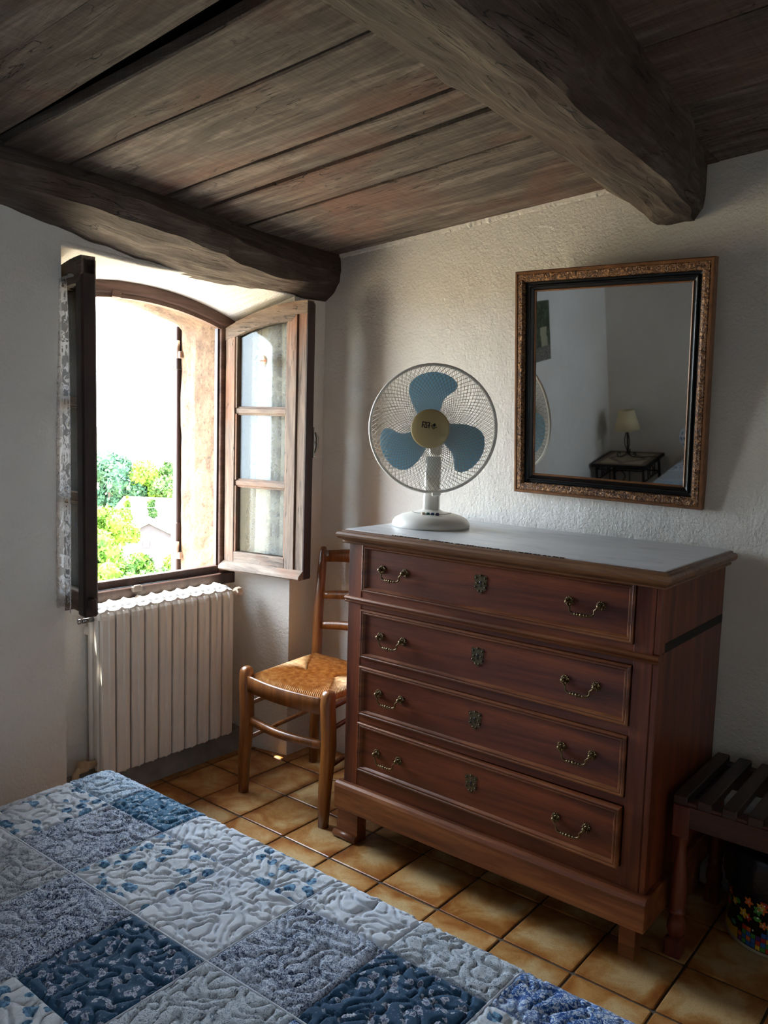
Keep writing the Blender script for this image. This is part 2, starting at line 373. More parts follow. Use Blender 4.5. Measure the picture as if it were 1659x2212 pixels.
# ------------------------------------------------------------ setting
XR, YR, ZT = 3.6, -3.25, 2.5
NI, NO_ = -1.172, -.18          # niche edges on the room side
def arch(y, z0=1.880, k=1.0): return z0 - k * (y + .704) ** 2 / 2.62
g = G()
g.box((-.6, YR - .3, -.1), (0, NI, ZT)); g.box((-.6, NO_, -.1), (0, .3, ZT)); g.box((-.6, NI, 1.93), (0, NO_, ZT))
g.box((-.6, NI - .01, -.1), (-.297, NO_ + .01, .70)); g.box((-.6, -.236, .69), (-.297, NO_ + .01, 1.95)); g.box((-.6, NI - .01, .69), (-.297, -1.16, 1.95))
g.poly([(0, NO_, 0), (-.297, -.235, 0), (-.297, -.235, 1.95), (0, NO_, 1.95)])
ny = 24; r0, r1, r2 = [], [], []
for i in range(ny + 1):
    y = NI + (NO_ - NI) * i / ny; yb = -1.172 + (-.235 + 1.172) * i / ny
    zf = 1.888 + .006 * math.sin(y * 9)
    r0.append((.0, y, 1.93)); r1.append((.0, y, zf)); r2.append((-.297, yb, arch(yb) - .004))
for a, b in ((r0, r1), (r1, r2), (r2, [(-.30, p[1], p[2] + .1) for p in r2])):
    g.add(a + b, [(i, i + 1, ny + 2 + i, ny + 1 + i) for i in range(ny)], 0, False)
# rough plaster lip between wall face and soffit
secs = []
for i in range(ny + 1):
    y = NI + (NO_ - NI) * i / ny; zf = 1.888 + .006 * math.sin(y * 9)
    secs.append([(-.004, y, zf + .02), (.004, y, zf + .012), (.005, y, zf + .004), (.0, y, zf - .001), (-.02, y, zf + .0)])
g.loft(secs, 0, True, False, False)
WL = mk('wall_left', g, PLASTER, loc=(0, 0, 0), kind='structure')
# rough grey plaster step under the radiator
g = G(); prof = []
for i in range(40):
    y = -1.165 + .93 * i / 39; h = .075 + .012 * noise.noise((y * 14, 3, 0)); d = -.225 + .01 * noise.noise((y * 11, 9, 0))
    prof.append([(d + .03, y, 0), (d + .012, y, h * .6), (d, y, h), (-.31, y, h + .01), (-.31, y, 0)])
g.loft(prof, 0, False)
mk('trim_1', g, plain('crumbling grey plaster', '#8d8781', .95, 0, .35, 14, .8, 50), kind='structure')

# stone surround seen through the window
g = G(); nL = 64
def stone_loop(x, grow, amp):
    P = []
    for i in range(nL + 1):
        t = i / nL; yl, yr, zb = -1.11 - grow, -.285 + grow, .745 + (x + .33) * .25 - grow * .4
        if x < -.5: yr = -.272 + grow; yl = -1.12 - grow
        za = lambda y: (1.852 if x < -.5 else 1.858) - (y + .70) ** 2 / 2.3 + grow
        if t < .3: y = yl; z = zb + (za(yl) - zb) * t / .3
        elif t < .7: y = yl + (yr - yl) * (t - .3) / .4; z = za(y)
        else: y = yr; z = za(yr) + (zb - za(yr)) * (t - .7) / .3
        n = noise.noise((y * 13 + x * 7, z * 13, x * 11)) * amp + noise.noise((y * 45, z * 45, x * 30)) * amp * .5
        P.append((x, y + n * (1 if y > -.7 else -1), z + n * .6))
    return P
secs = [stone_loop(-.326, .09, 0), stone_loop(-.326, .0, .002)] + [stone_loop(-.33 - .05 * i, 0, .006) for i in range(5)] + [stone_loop(-.585, .004, .009), stone_loop(-.61, .016, .006), stone_loop(-.612, .2, 0)]
g.loft(secs, 0, False, False, False)
g.box((-.66, -1.3, .60), (-.325, -.12, .695), .01)
mk('window_surround', g, STONE, WL, label='rough tan stone reveal and sill')

# floor with tiles
g = G(); g.box((-.3, YR - .3, -.12), (XR + .1, .3, -.004))
FL = mk('floor', g, GROUT, loc=(0, 0, 0), kind='structure')
PX, PY = .2117, .2222
def tile_mesh(seed):
    random.seed(seed); g = G(); n = 5; pts = []
    hx, hy = PX / 2 - .0035, PY / 2 - .0035
    for (sx, sy) in ((-1, -1), (1, -1), (1, 1), (-1, 1)):
        for a in (0, 1):
            pts.append((sx * (hx - (.004 if (a == 0) != (sx * sy > 0) else 0)) + random.uniform(-.0008, .0008), sy * (hy - (0 if (a == 0) != (sx * sy > 0) else .004)) + random.uniform(-.0008, .0008)))
    g.loft([[(x, y, -.010) for x, y in pts], [(x, y, -.0015) for x, y in pts], [(x * .975, y * .975, .0) for x, y in pts]], 0, False, cap=False)
    g.f.append([16 + i for i in range(8)]); g.m.append(0); g.s.append(False)
    return g
tv = []
for s in range(6): q = tile_mesh(s); q.v = [(a + .686 + PX / 2, b_ - .667 - PY / 2 - s * PY, c) for a, b_, c in q.v]; tv.append(mk('tile', q, TILE, FL, loc=(.686 + PX / 2, -.667 - PY / 2 - s * PY, 0)))
done = {(0, -1 - s) for s in range(6)}
for i in range(-5, 14):
    for j in range(-12, 3):
        x = .686 + PX * (i + .5); y = -.667 + PY * (j + .5)
        if (i, j) in done or x - PX / 2 > XR or y + PY / 2 < YR or y > .1 or x < -.42: continue
        t = tv[(i * 7 + j * 3) % 6]; c = t.copy(); COL.objects.link(c); c.parent = FL; c.location = (x, y, random.uniform(-.0008, .0008)); c.rotation_euler = (0, 0, math.pi if (i + j) % 2 else 0)

# other walls; an added slot in the right one admits sky light as fill
g = G(); g.box((-.6, 0, -.1), (XR + .3, .3, ZT)); mk('wall_back', g, PLASTER, loc=(0, 0, 0), kind='structure')
g = G(); g.box((-.6, YR - .3, -.1), (XR + .3, YR, ZT)); mk('wall_rear', g, PLASTER, loc=(0, 0, 0), kind='structure')
g = G(); g.box((XR, -2.3, -.1), (XR + .3, .3, ZT)); g.box((XR, YR - .3, -.1), (XR + .3, -2.46, ZT)); g.box((XR, -2.47, 2.0), (XR + .3, -2.29, ZT))
mk('wall_right', g, PLASTER, loc=(0, 0, 0), kind='structure')

# ceiling planks on a sloping plane
def cz(x): return 2.0614 + .076 * x
g = G(); g.loft([[(x, YR - .3, cz(x) + .075), (x, .3, cz(x) + .075), (x, .3, cz(x) + .3), (x, YR - .3, cz(x) + .3)] for x in (-.6, XR + .3)])
CE = mk('ceiling', g, plain('dark ceiling void', '#0b0908', .95), loc=(0, 0, 0), kind='structure')
def plank(x0, x1, ya0, ya1, yb0, yb1, lift=0, seed=0, th=.028):
    # edge a: y at x0 / x1, edge b likewise
    secs = []; n = 12
    for i in range(n + 1):
        t = i / n; x = x0 + (x1 - x0) * t; ya = ya0 + (ya1 - ya0) * t; yb = yb0 + (yb1 - yb0) * t
        ya += .0035 * noise.noise((x * 3, seed * 3.1, 0)); yb += .0035 * noise.noise((x * 3, seed * 3.1 + 9, 0)); z = cz(x) + lift + .004 * noise.noise((x * 1.5, seed, 5))
        secs.append([(x, ya, z + th), (x, ya, z + .004), (x, ya - .004, z), (x, (ya * .67 + yb * .33), z - .0015), (x, (ya * .33 + yb * .67), z - .001), (x, yb + .004, z), (x, yb, z + .004), (x, yb, z + th)])
    g = G().loft(secs); mk('plank', g, PLANK, CE, loc=((x0 + x1) / 2, (ya0 + yb0) / 2, cz(x0)))
L = [(.10, .10), (-.508, -.530), (-.528, -.554), (-.734, -.748), (-.750, -.784), (-.897, -.900), (-.912, -.922), (-1.250, -1.222), (-1.258, -1.232), (-1.438, -1.438), (-1.452, -1.492), (-1.655, -1.640), (-1.66, -1.648), (-1.93, -1.95), (-1.945, -1.958), (-2.2, -2.19), (-2.206, -2.2), (-2.48, -2.5), (-2.49, -2.51), (-2.8, -2.78), (-2.81, -2.79), (-3.3, -3.3)]
for i in range(0, len(L), 2):
    a, b = L[i], L[i + 1]; plank(-.05, 1.55, a[0], a[1], b[0], b[1], .012 if i == 10 else 0, i)
L = [(.1, .1), (-.15, -.11), (-.165, -.125), (-.45, -.44), (-.455, -.446), (-.79, -.74), (-.80, -.75), (-1.05, -1.06), (-1.06, -1.07), (-1.36, -1.35), (-1.37, -1.36), (-1.7, -1.7), (-1.71, -1.71), (-2.1, -2.1), (-2.11, -2.11), (-2.5, -2.5), (-2.51, -2.51), (-2.9, -2.9), (-2.91, -2.91), (-3.3, -3.3)]
for i in range(0, len(L), 2):
    a, b = L[i], L[i + 1]; plank(1.55, XR + .1, a[0], a[1], b[0], b[1], 0, 40 + i)

# ------------------------------------------------------------ beams
def interp(tab, y):
    ks = [k for k, _ in tab]
    if y >= ks[0]: return tab[0][1]
    if y <= ks[-1]: return tab[-1][1]
    for (a, pa), (b, pb) in zip(tab, tab[1:]):
        if b <= y <= a:
            t = (a - y) / (a - b); t = t * t * (3 - 2 * t); return [(p[0] + (q[0] - p[0]) * t, p[1] + (q[1] - p[1]) * t) for p, q in zip(pa, pb)]
def make_beam(tab, amp, seed, label, y1=YR - .05, groups=4):
    g = G(); secs = []; y = .05
    while y > y1:
        P = interp(tab, y); Q = []
        n = len(P)
        for i in range(n - 1):
            for k in range(groups):
                t = k / groups; p0, p1 = P[i], P[i + 1]; x = p0[0] + (p1[0] - p0[0]) * t; z = p0[1] + (p1[1] - p0[1]) * t
                nn = noise.noise((x * 9 + seed, y * 4, z * 9)) * amp + noise.noise((x * 40 + seed, y * 12, z * 40)) * amp * .4 + noise.noise((x * 90, y * 9 + seed, z * 90)) * amp * .22
                dx = p1[0] - p0[0]; dz = p1[1] - p0[1]; l = math.hypot(dx, dz) or 1
                e = min(1, (i * groups + k) / 3, ((n - 1) * groups - i * groups - k) / 3)
                Q.append((x + dz / l * nn * e * -1, y, z + dx / l * nn * e))
        Q.append((P[-1][0], y, P[-1][1])); secs.append(Q); y -= .014
    g.loft(secs, 0, False)
    o = mk('beam', g, BEAM, loc=(tab[0][1][3][0], 0, tab[0][1][3][1])); return tag(o, label, 'beam')
T1 = [(0.0, [(-.06, 2.10), (-.06, 1.90), (.0, 1.884), (.045, 1.912), (.076, 1.955), (.082, 2.0), (.074, 2.09)]),
      (-.20, [(-.06, 2.10), (-.06, 1.89), (.0, 1.886), (.06, 1.902), (.100, 1.925), (.112, 1.98), (.07, 2.09)]),
      (-.37, [(-.06, 2.10), (-.06, 1.89), (.0, 1.887), (.06, 1.898), (.118, 1.912), (.140, 1.98), (.07, 2.09)]),
      (-.56, [(-.06, 2.10), (-.06, 1.89), (.0, 1.885), (.07, 1.905), (.140, 1.922), (.165, 1.99), (.085, 2.09)]),
      (-.70, [(-.06, 2.10), (-.06, 1.89), (.0, 1.886), (.09, 1.915), (.165, 1.939), (.190, 2.0), (.11, 2.09)]),
      (-.90, [(-.06, 2.10), (-.06, 1.90), (.0, 1.900), (.10, 1.928), (.190, 1.955), (.215, 2.01), (.145, 2.09)]),
      (-1.05, [(-.06, 2.10), (-.06, 1.92), (.0, 1.922), (.10, 1.940), (.195, 1.962), (.222, 2.02), (.16, 2.09)]),
      (-1.20, [(-.06, 2.10), (-.06, 1.94), (.0, 1.948), (.10, 1.960), (.195, 1.975), (.225, 2.03), (.17, 2.09)]),
      (-1.36, [(-.06, 2.10), (-.06, 1.96), (.0, 1.974), (.10, 1.978), (.19, 1.984), (.225, 2.03), (.18, 2.09)]),
      (-1.60, [(-.06, 2.10), (-.06, 1.98), (.0, 1.99), (.10, 1.985), (.19, 1.99), (.225, 2.03), (.18, 2.09)]),
      (-3.3, [(-.06, 2.10), (-.06, 1.97), (.0, 1.97), (.10, 1.965), (.19, 1.975), (.225, 2.03), (.18, 2.09)])]
make_beam(T1, .010, 3, 'dark hewn ceiling beam running along the wall above the open window')
T2 = [(0.0, [(1.20, 2.20), (1.235, 2.132), (1.346, 2.049), (1.377, 2.021), (1.435, 2.018), (1.488, 2.018), (1.512, 2.052), (1.518, 2.20)]),
      (-.20, [(1.20, 2.20), (1.245, 2.132), (1.36, 2.062), (1.425, 2.028), (1.486, 2.018), (1.53, 2.020), (1.556, 2.052), (1.560, 2.21)]),
      (-.45, [(1.205, 2.20), (1.255, 2.135), (1.37, 2.072), (1.44, 2.038), (1.493, 2.020), (1.56, 2.019), (1.595, 2.050), (1.605, 2.21)]),
      (-.70, [(1.21, 2.20), (1.26, 2.137), (1.37, 2.080), (1.44, 2.048), (1.497, 2.020), (1.57, 2.017), (1.605, 2.045), (1.625, 2.22)]),
      (-.95, [(1.22, 2.20), (1.265, 2.139), (1.38, 2.080), (1.45, 2.048), (1.508, 2.020), (1.58, 2.016), (1.620, 2.045), (1.65, 2.22)]),
      (-1.15, [(1.23, 2.20), (1.28, 2.140), (1.40, 2.082), (1.47, 2.050), (1.534, 2.020), (1.60, 2.016), (1.642, 2.045), (1.67, 2.22)]),
      (-1.40, [(1.23, 2.20), (1.28, 2.142), (1.40, 2.086), (1.48, 2.056), (1.562, 2.022), (1.61, 2.016), (1.655, 2.045), (1.68, 2.22)]),
      (-3.3, [(1.23, 2.20), (1.28, 2.142), (1.40, 2.086), (1.48, 2.056), (1.545, 2.022), (1.61, 2.014), (1.66, 2.045), (1.69, 2.22)])]
make_beam(T2, .012, 11, 'crooked hewn ceiling beam crossing the room above the dresser and mirror')
T3 = [(0.0, [(2.9, 2.32), (2.92, 2.15), (2.97, 2.10), (3.05, 2.09), (3.12, 2.10), (3.17, 2.16), (3.18, 2.35)]), (-3.3, [(2.9, 2.32), (2.92, 2.15), (2.97, 2.10), (3.05, 2.09), (3.12, 2.10), (3.17, 2.16), (3.18, 2.35)])]
make_beam(T3, .012, 19, 'hewn ceiling beam near the right wall')

# ------------------------------------------------------------ window frame, sashes, shutter
WF = thing('window_1', 'arched brown wooden window frame in the stone reveal above the radiator', 'window', (-.31, -.70, .70)); tag(WF, kind='structure')
def inner_arch(y): return 1.822 - (y + .70) ** 2 / 2.3
g = G(); nA = 30; secs = []
for i in range(nA + 1):
    y = -1.172 + .944 * i / nA; zo = arch(y) + .0; zi = zo - .062
    secs.append([(-.296, y, zo + .03), (-.288, y, zo + .0), (-.288, y, zi + .02), (-.296, y, zi + .014), (-.296, y, zi), (-.322, y, zi), (-.322, y, zo + .03)])
g.loft(secs); g.box((-.325, -.302, .74), (-.292, -.226, 1.80), .003); g.box((-.325, -1.20, .74), (-.292, -1.108, 1.84), .003)
mk('casing', g, FRW, WF)
g = G(); g.box((-.325, -1.2, .752), (-.298, -.29, .782), .002); g.box((-.33, -1.17, .703), (-.277, -.228, .75), .003)
g.box((-.325, -.31, .76), (-.305, -.298, 1.78), .001)
mk('sill_rail', g, DKW, WF, label='dark sill rail of the window frame')
g = G(); g.box((-.279, -.742, .733), (-.262, -.700, .754), .003); g.box((-.272, -.735, .75), (-.262, -.707, .758), .002)
mk('latch_keeper', g, plain('grey metal', '#77706a', .4, .7), WF)
g = G(); g.box((-.292, -.81, 1.815), (-.28, -.775, 1.84), .002); mk('latch_keeper', g, FRW, WF)

def sash(hx, hy, fx, fy, side, name, label):
    # u runs from hinge to free end; v is the depth towards +y (0 = face towards camera)
    a = Vector((hx, hy, 0)); t = (Vector((fx, fy, 0)) - a); Lh = t.length; t.normalize(); n = Vector((-t.y, t.x, 0))
    M = Matrix(((t.x, n.x, 0, a.x), (t.y, n.y, 0, a.y), (0, 0, 1, 0), (0, 0, 0, 1)))
    T = bpy.data.objects.new(name, None); COL.objects.link(T); T.parent = WF; T.location = Vector((hx, hy, .75)) - Vector(WF.location); WM[T.name] = Matrix.Translation((hx, hy, .75)); tag(T, label)
    ua, ub, Ls, th = .052, (.315 if side > 0 else .365), .412, .042
    zt = lambda u: 1.853 - .092 * (1 - u / Ls) ** 2
    zg = lambda u: 1.776 - .050 * ((ub + .002 - u) / .263) ** 2
    d0 = .0
    g = G(); g.box((0, d0, .772), (ua, th, zt(0) - .002), .003, M=M); mk('stile', g, SASH, T)
    g = G()
    if side < 0: g.box((ub, 0, .772), (Ls, .046, zt(Ls) - .004), .006, M=M, mi=1)
    else:
     g.box((ub, d0, .772), (.365, th, zt(.35) - .012), .003, M=M); g.box((.365, .006, .772), (Ls - .004, th, zt(Ls) - .012), .003, M=M); g.box((Ls - .004, .004, .768), (Ls, th + .008, zt(Ls) - .006), .001, M=M, mi=1)
    if side > 0: g.box((.372, th, .77), (Ls, th + .012, zt(Ls) - .01), .003, M=M, mi=1)
    mk('stile', g, [SASH, DKW], T)
    g = G(); secs = []
    for i in range(17):
        u = Ls * i / 16; zl = zg(min(max(u, ua), ub)) if ua - .01 < u < ub + .03 else zt(u) - .05
        secs.append([(u, d0 - .001, zt(u)), (u, th, zt(u)), (u, th, zl), (u, d0 - .001, zl)])
    g.loft(secs, M=M); mk('top_rail', g, SASHH, T)
    g = G(); g.box((ua - .002, d0, .785), (ub + .002, th, .846), .003, M=M); mk('bottom_rail', g, SASHH, T)
    for z in (1.133, 1.428):
        g = G(); g.box((ua, .006, z - .012), (ub, th - .004, z + .012), .004, M=M); g.box((ua, .012, z - .018), (ub, .02, z + .018), .002, M=M); mk('glazing_bar', g, SASHH, T)
    for i, (z0, z1) in enumerate(((.846, 1.121), (1.145, 1.416), (1.44, 1.776))):
        g = G()
        if i < 2: g.box((ua, .018, z0), (ub, .021, z1), M=M)
        else:
            us = [ua + (ub - ua) * k / 10 for k in range(11)]
            g.extr([(ua, .018, z0)] + [(ub, .018, z0)] + [(u, .018, zg(u)) for u in us[::-1]], (0, .003, 0), M=M)
        mk('pane', g, GLASS, T)
        if side > 0:      # glazing bead catching the light on the outer face
            g = G(); g.box((ua, .004, z0), (ua + .008, .018, z1 - (.045 if i == 2 else 0)), .001, M=M); g.box((ub - .006, .004, z0), (ub, .018, z1 - .004), .001, M=M); mk('glazing_bead', g, SASH, T)
    if side > 0:
        g = G(); g.loft([[(u, .002, .805), (u, -.028, .784), (u, -.030, .774), (u, -.024, .768), (u, .02, .768)] for u in (-.004, Ls)], M=M); mk('drip_rail', g, SASHH, T)
        g = G(); g.box((Ls - .03, th + .012, 1.25), (Ls + .004, th + .016, 1.37), .002, M=M); g.tube([(Ls - .012, th + .014, 1.31), (Ls - .008, th + .032, 1.31)], .006, M=M); g.tube([(Ls - .008, th + .034, 1.27), (Ls - .006, th + .046, 1.29), (Ls - .006, th + .046, 1.33), (Ls - .008, th + .034, 1.35)], [.004, .007, .007, .004], M=M)
        mk('espagnolette_handle', g, plain('dull chrome', '#8c8780', .3, .8), T)
    else:
        g = G(); g.box((Ls, .008, .80), (Ls + .03, .03, .835), .005, M=M); mk('latch_tongue', g, DKW, T)
    # lace curtain on the room-facing side, gathered on a rod
    sy = 1 if side > 0 else -1; v0 = th + .008 if side > 0 else -.008
    u0, u1 = (.035, .345) if side > 0 else (.04, .36)
    g = G(); nu, nzv = 70, 40; vs = []
    for j in range(nzv + 1):
        z = 1.795 - (1.795 - .795) * j / nzv
        for i in range(nu + 1):
            s = i / nu; pinch = 1 - .05 * math.exp(-j / 9.0) + (.20 * (j / nzv) ** .7 if side < 0 else 0); u = u0 + (u1 - u0) * (s * pinch)
            vs.append((u, v0 + sy * (.008 + (.022 * (j / nzv) * s if side < 0 else 0) + .007 * math.sin(s * 19 + j * .03) + .003 * math.sin(s * 47)), z + .004 * math.sin(s * 60) * (j == nzv)))
    g.add(vs, [(j * (nu + 1) + i, j * (nu + 1) + i + 1, (j + 1) * (nu + 1) + i + 1, (j + 1) * (nu + 1) + i) for j in range(nzv) for i in range(nu)], 0, True, M)
    c = mk('lace_curtain', g, LACE, fix=False); tag(c, 'white lace curtain gathered on the ' + ('right' if side > 0 else 'left') + ' open window sash', 'curtain')
    g = G(); g.tube([(u0 - .01, v0, 1.798), (u1 + .008, v0, 1.798)], .004, M=M); g.lathe([(0, 0), (.007, .003), (.007, .009), (0, .012)], n=10, M=M @ Matrix.Translation((u1, v0 + sy * .004, 1.792)))
    mk('curtain_rod', g, plain('pale curtain wire', '#9c9488', .4), T)
    return T, M
SR, MR = sash(-.2855, -.2855, .1475, -.2284, 1, 'window_sash', 'weathered grey-brown window sash with three panes, open beside the dresser chair')
SL, ML = sash(-.2855, -1.120, .1475, -1.183, -1, 'window_sash', 'dark window sash seen nearly edge-on, open against the left wall')
# round sticker on the top pane
g = G(); g.lathe([(0, 0), (.021, 0), (.021, .0008), (0, .0008)], n=28, M=MR @ Matrix.Translation((.182, .0165, 1.629)) @ Matrix.Rotation(R_(90), 4, 'X'))
g.box((.172, .0158, 1.600), (.192, .0166, 1.612), M=MR)
STK = mk('sticker', g, plain('cream sticker', '#eee0c8', .5)); tag(STK, 'small round cream sticker on the top pane of the right sash', 'sticker')
def text_mesh(body, size, M, mat, parent, name='lettering'):
    cu = bpy.data.curves.new('t', 'FONT'); cu.body = body; cu.size = size; cu.extrude = .0003; cu.align_x = 'CENTER'; cu.align_y = 'CENTER'
    o = bpy.data.objects.new('t', cu); COL.objects.link(o); me = bpy.data.meshes.new_from_object(o.evaluated_get(bpy.context.evaluated_depsgraph_get()))
    bpy.data.objects.remove(o); g = G(); g.add([v.co[:] for v in me.vertices], [list(p.vertices) for p in me.polygons], M=M); return mk(name, g, mat, parent, fix=False)
Mt = MR @ Matrix.Translation((.175, .0152, 1.629)) @ Matrix.Rotation(R_(90), 4, 'X')
text_mesh('uni', .013, Mt, BLACK, STK); text_mesh('cald', .013, Mt @ Matrix.Translation((.0165, 0, 0)), plain('orange print', '#d8642e', .6), STK)
# outer shutter folded back against the outside wall
SH = thing('window_shutter', 'brown outer shutter folded back outside the stone reveal', 'shutter', (-.64, -.2, .69))
g = G(); g.box((-.652, -.272, .71), (-.618, .14, 1.77), .004); mk('board', g, DKW, SH)
for za, zb_ in ((.69, .93), (1.60, 1.79)):
    g = G(); g.box((-.66, -.276, za), (-.615, -.20, zb_), .004); mk('ledge', g, DKW, SH)
for z in (.80, 1.68):
    g = G(); g.tube([(-.606, -.282, z - .03), (-.606, -.282, z + .045)], .011); g.box((-.61, -.285, z - .03), (-.585, -.262, z + .0), .003); mk('hinge', g, plain('painted hinge', '#8a7466', .5), SH)

# ragged plaster edge where the back wall meets the planks
g = G(); secs = []
for i in range(420):
    x = .07 + 1.17 * i / 419; j = .5 + .5 * noise.noise((x * 38, 0, 3)); k = .5 + .5 * noise.noise((x * 90, 4, 3)); z = cz(x) - .001
    secs.append([(x, .004, z), (x, -.004 - .007 * j, z), (x, -.003 - .006 * j * k, z - .006 - .010 * k), (x, .004, z - .012 - .014 * j)])
g.loft(secs, 0, False); mk('trim_2', g, PLASTER, kind='structure')

# ------------------------------------------------------------ radiator
RD = thing('radiator', 'white ribbed column radiator under the open window', 'radiator', (-.22, -.63, .095))
def rad_section(y0):
    w = .0605; g = G(); xf = -.17
    # front plate profile in plan: flat, raised rib, step
    pl = [(0.003, -.004), (.006, 0), (.026, 0), (.030, .007), (.034, .007), (.038, 0.001), (.052, 0.001), (.0575, -.004)]
    z0, z1 = .095, .690
    def row(z, off, sc=1): return [(xf + dx * sc + off, y0 + dy, z) for dy, dx in pl] + [(xf + off - .012, y0 + .0575, z), (xf + off - .012, y0 + .003, z)]
    secs = [row(z0, -.004), row(z0 + .006, 0), row(z1 - .02, 0), row(z1 - .006, -.003), row(z1 + .004, -.010), row(z1 + .014, -.030, .6)]
    g.loft(secs)
    # body with stepped fins, narrower towards the wall
    for dx0, dx1, a, b, zt in ((-.012, -.034, .012, .049, .700), (-.034, -.055, .004, .0565, .712), (-.055, -.078, .014, .047, .716), (-.078, -.098, .005, .056, .712)):
        g.box((xf + dx1, y0 + a, z0 + .01), (xf + dx0 + .001, y0 + b, zt), .005)
    # top web, peaked in the middle
    g.loft([[(xf - .012, y, .698 + h), (xf - .05, y, .709 + h), (xf - .095, y, .712 + h), (xf - .095, y, .67), (xf - .012, y, .67)] for y, h in ((y0 + .001, 0), (y0 + .018, .002), (y0 + .03, .010), (y0 + .042, .002), (y0 + .0595, 0))])
    return g
s0 = mk('section', rad_section(-.9360), RADW, RD)
for i in range(1, 10): dup(s0, (0, .0612 * i, 0), RD)
g = G(); M = Matrix.Translation((-.19, -.324, .685)) @ Matrix.Rotation(R_(-90), 4, 'X')
g.lathe([(.008, 0), (.008, .02), (.018, .022), (.019, .045), (.0145, .050), (.010, .048), (.0, .044)], n=7, M=M, sm=False); mk('valve_knob', g, plain('cream valve plastic', '#cdb9a4', .4), RD)
g = G(); g.tube([(-.215, -.94, .672), (-.215, -.985, .672)], .009); g.lathe([(0, 0), (.009, .002), (.010, .012), (0, .016)], n=12, M=Matrix.Translation((-.215, -.985, .672)) @ Matrix.Rotation(R_(90), 4, 'X')); mk('bleed_valve', g, plain('chrome', '#8b8b8b', .15, 1), RD)
g = G(); g.tube([(-.22, -.93, .14), (-.22, -.985, .14), (-.22, -1.01, .12), (-.22, -1.012, .0)], .013, 10); g.lathe([(.012, 0), (.022, .004), (.022, .03), (.012, .034)], n=10, M=Matrix.Translation((-.22, -.965, .14)) @ Matrix.Rotation(R_(90), 4, 'X'), c=(0, 0, 0)); mk('inlet_pipe', g, plain('stained cream pipe', '#c7b08e', .5, 0, .3, 30), RD)
for yb_ in (-.93, -.40):
    g = G(); g.box((-.298, yb_, .60), (-.255, yb_ + .03, .63), .004); mk('bracket', g, RADW, RD)

# ------------------------------------------------------------ chest of drawers
X0, X1, YF, YB = .641, 1.660, -.552, -.035
DR = thing('chest_of_drawers', 'reddish walnut four-drawer chest with grey marble top against the back wall', 'dresser', ((X0 + X1) / 2, -.30, 0))
g = G(); g.box((X0, YF + .004, .19), (X0 + .02, YB, 1.012), .002); g.box((X1 - .018, YF + .004, .19), (X1, YB, 1.012), .002); g.box((X0, YB - .01, .19), (X1, YB, 1.0)); g.box((X0 + .01, YF + .02, .19), (X1 - .01, YB, .205)); g.box((X0 + .01, YF + .03, .99), (X1 - .01, YB, 1.0))
g.box((X1 - .001, YF + .02, .834), (X1 + .0012, YB - .003, .858), mi=1)
mk('side_panel', g, [DRZ, plain('dark glue mark', '#120d0b', .7, 0, .4, 40)], DR)
for a, b in ((X0, .695), (1.596, 1.645)):
    g = G(); g.box((a, YF, .19), (b, YF + .03, .815), .0015); g.box((a, YF, .832), (b, YF + .03, 1.012), .0015); mk('stile', g, DRZ, DR)
g = G(); g.box((1.647, YF, .19), (X1 + .002, YF + .04, .815), .003); g.box((1.647, YF, .834), (X1 + .002, YF + .04, 1.012), .003); mk('corner_post', g, DRZ, DR)
for z0, z1 in ((.798, .853), (.612, .6385), (.4255, .4495), (.19, .2615), (1.0095, 1.016)):
    g = G(); g.box((.694, YF + .002, z0), (1.597, YF + .03, z1), .001); mk('rail', g, DRX, DR)
g = G(); pr = [(-.004, .812), (.006, .813), (.010, .818), (.007, .821), (.011, .824), (.014, .828), (.010, .833), (-.004, .834)]
g.loft([[(x, YF - o, z) for o, z in pr] for x in (.634, 1.664)]); mk('string_moulding', g, DRM, DR)
g = G(); g.box((.622, YF - .026, .119), (1.676, YF + .02, .196), .002); g.loft([[(x, YF - .026, .194), (x, YF - .022, .204), (x, YF - .012, .209), (x, YF + .004, .209), (x, YF + .004, .194)] for x in (.622, 1.676)])
for xa, xb in ((.622, .65), (1.652, 1.676)): g.box((xa, YF + .0, .119), (xb, YB, .205), .002)
mk('plinth', g, DRM, DR)
def foot(xa, xb, scroll):
    g = G(); y = YF + .010
    if scroll:
        pts = [(xb, y, .119), (xb, y, 0), (xa - .014, y, 0), (xa - .018, y, .008), (xa - .016, y, .022), (xa - .004, y, .028), (xa - .004, y, .055), (xa, y, .07), (xa, y, .119)]
    else: pts = [(xb, y, .119), (xb, y, 0), (xa, y, 0), (xa, y, .119)]
    g.extr(pts, (0, .045, 0)); 
    if scroll: g.tube([(xa - .012, y - .002, .013), (xb, y - .002, .013)], .0125, 10)
    return g
mk('foot', foot(.610, .696, True), DRM, DR); g = foot(1.592, 1.636, False); g.v = [(a, b_ + .02, c) for a, b_, c in g.v]; mk('foot', g, DRM, DR)
for xa in (.66, 1.60):
    g = G(); g.box((xa, YB - .06, 0), (xa + .05, YB, .19), .002); mk('foot', g, DRM, DR)
g = G(); pr = [(-.004, 1.004), (.008, 1.006), (.010, 1.010), (.007, 1.014), (.011, 1.018), (.020, 1.021), (.025, 1.028), (.026, 1.035), (.022, 1.041), (.012, 1.043), (.011, 1.047), (.002, 1.048), (-.012, 1.048), (-.012, 1.004)]
sweep3(g, pr, X0 - .006, X1 + .004, YF - .008, YB + .008); mk('top_moulding', g, DRT, DR)
g = G(); g.box((X0 - .014, YF - .008, 1.03), (X1 + .008, YB + .012, 1.0502), .002)
mk('marble_top', g, MARBLE, DR)
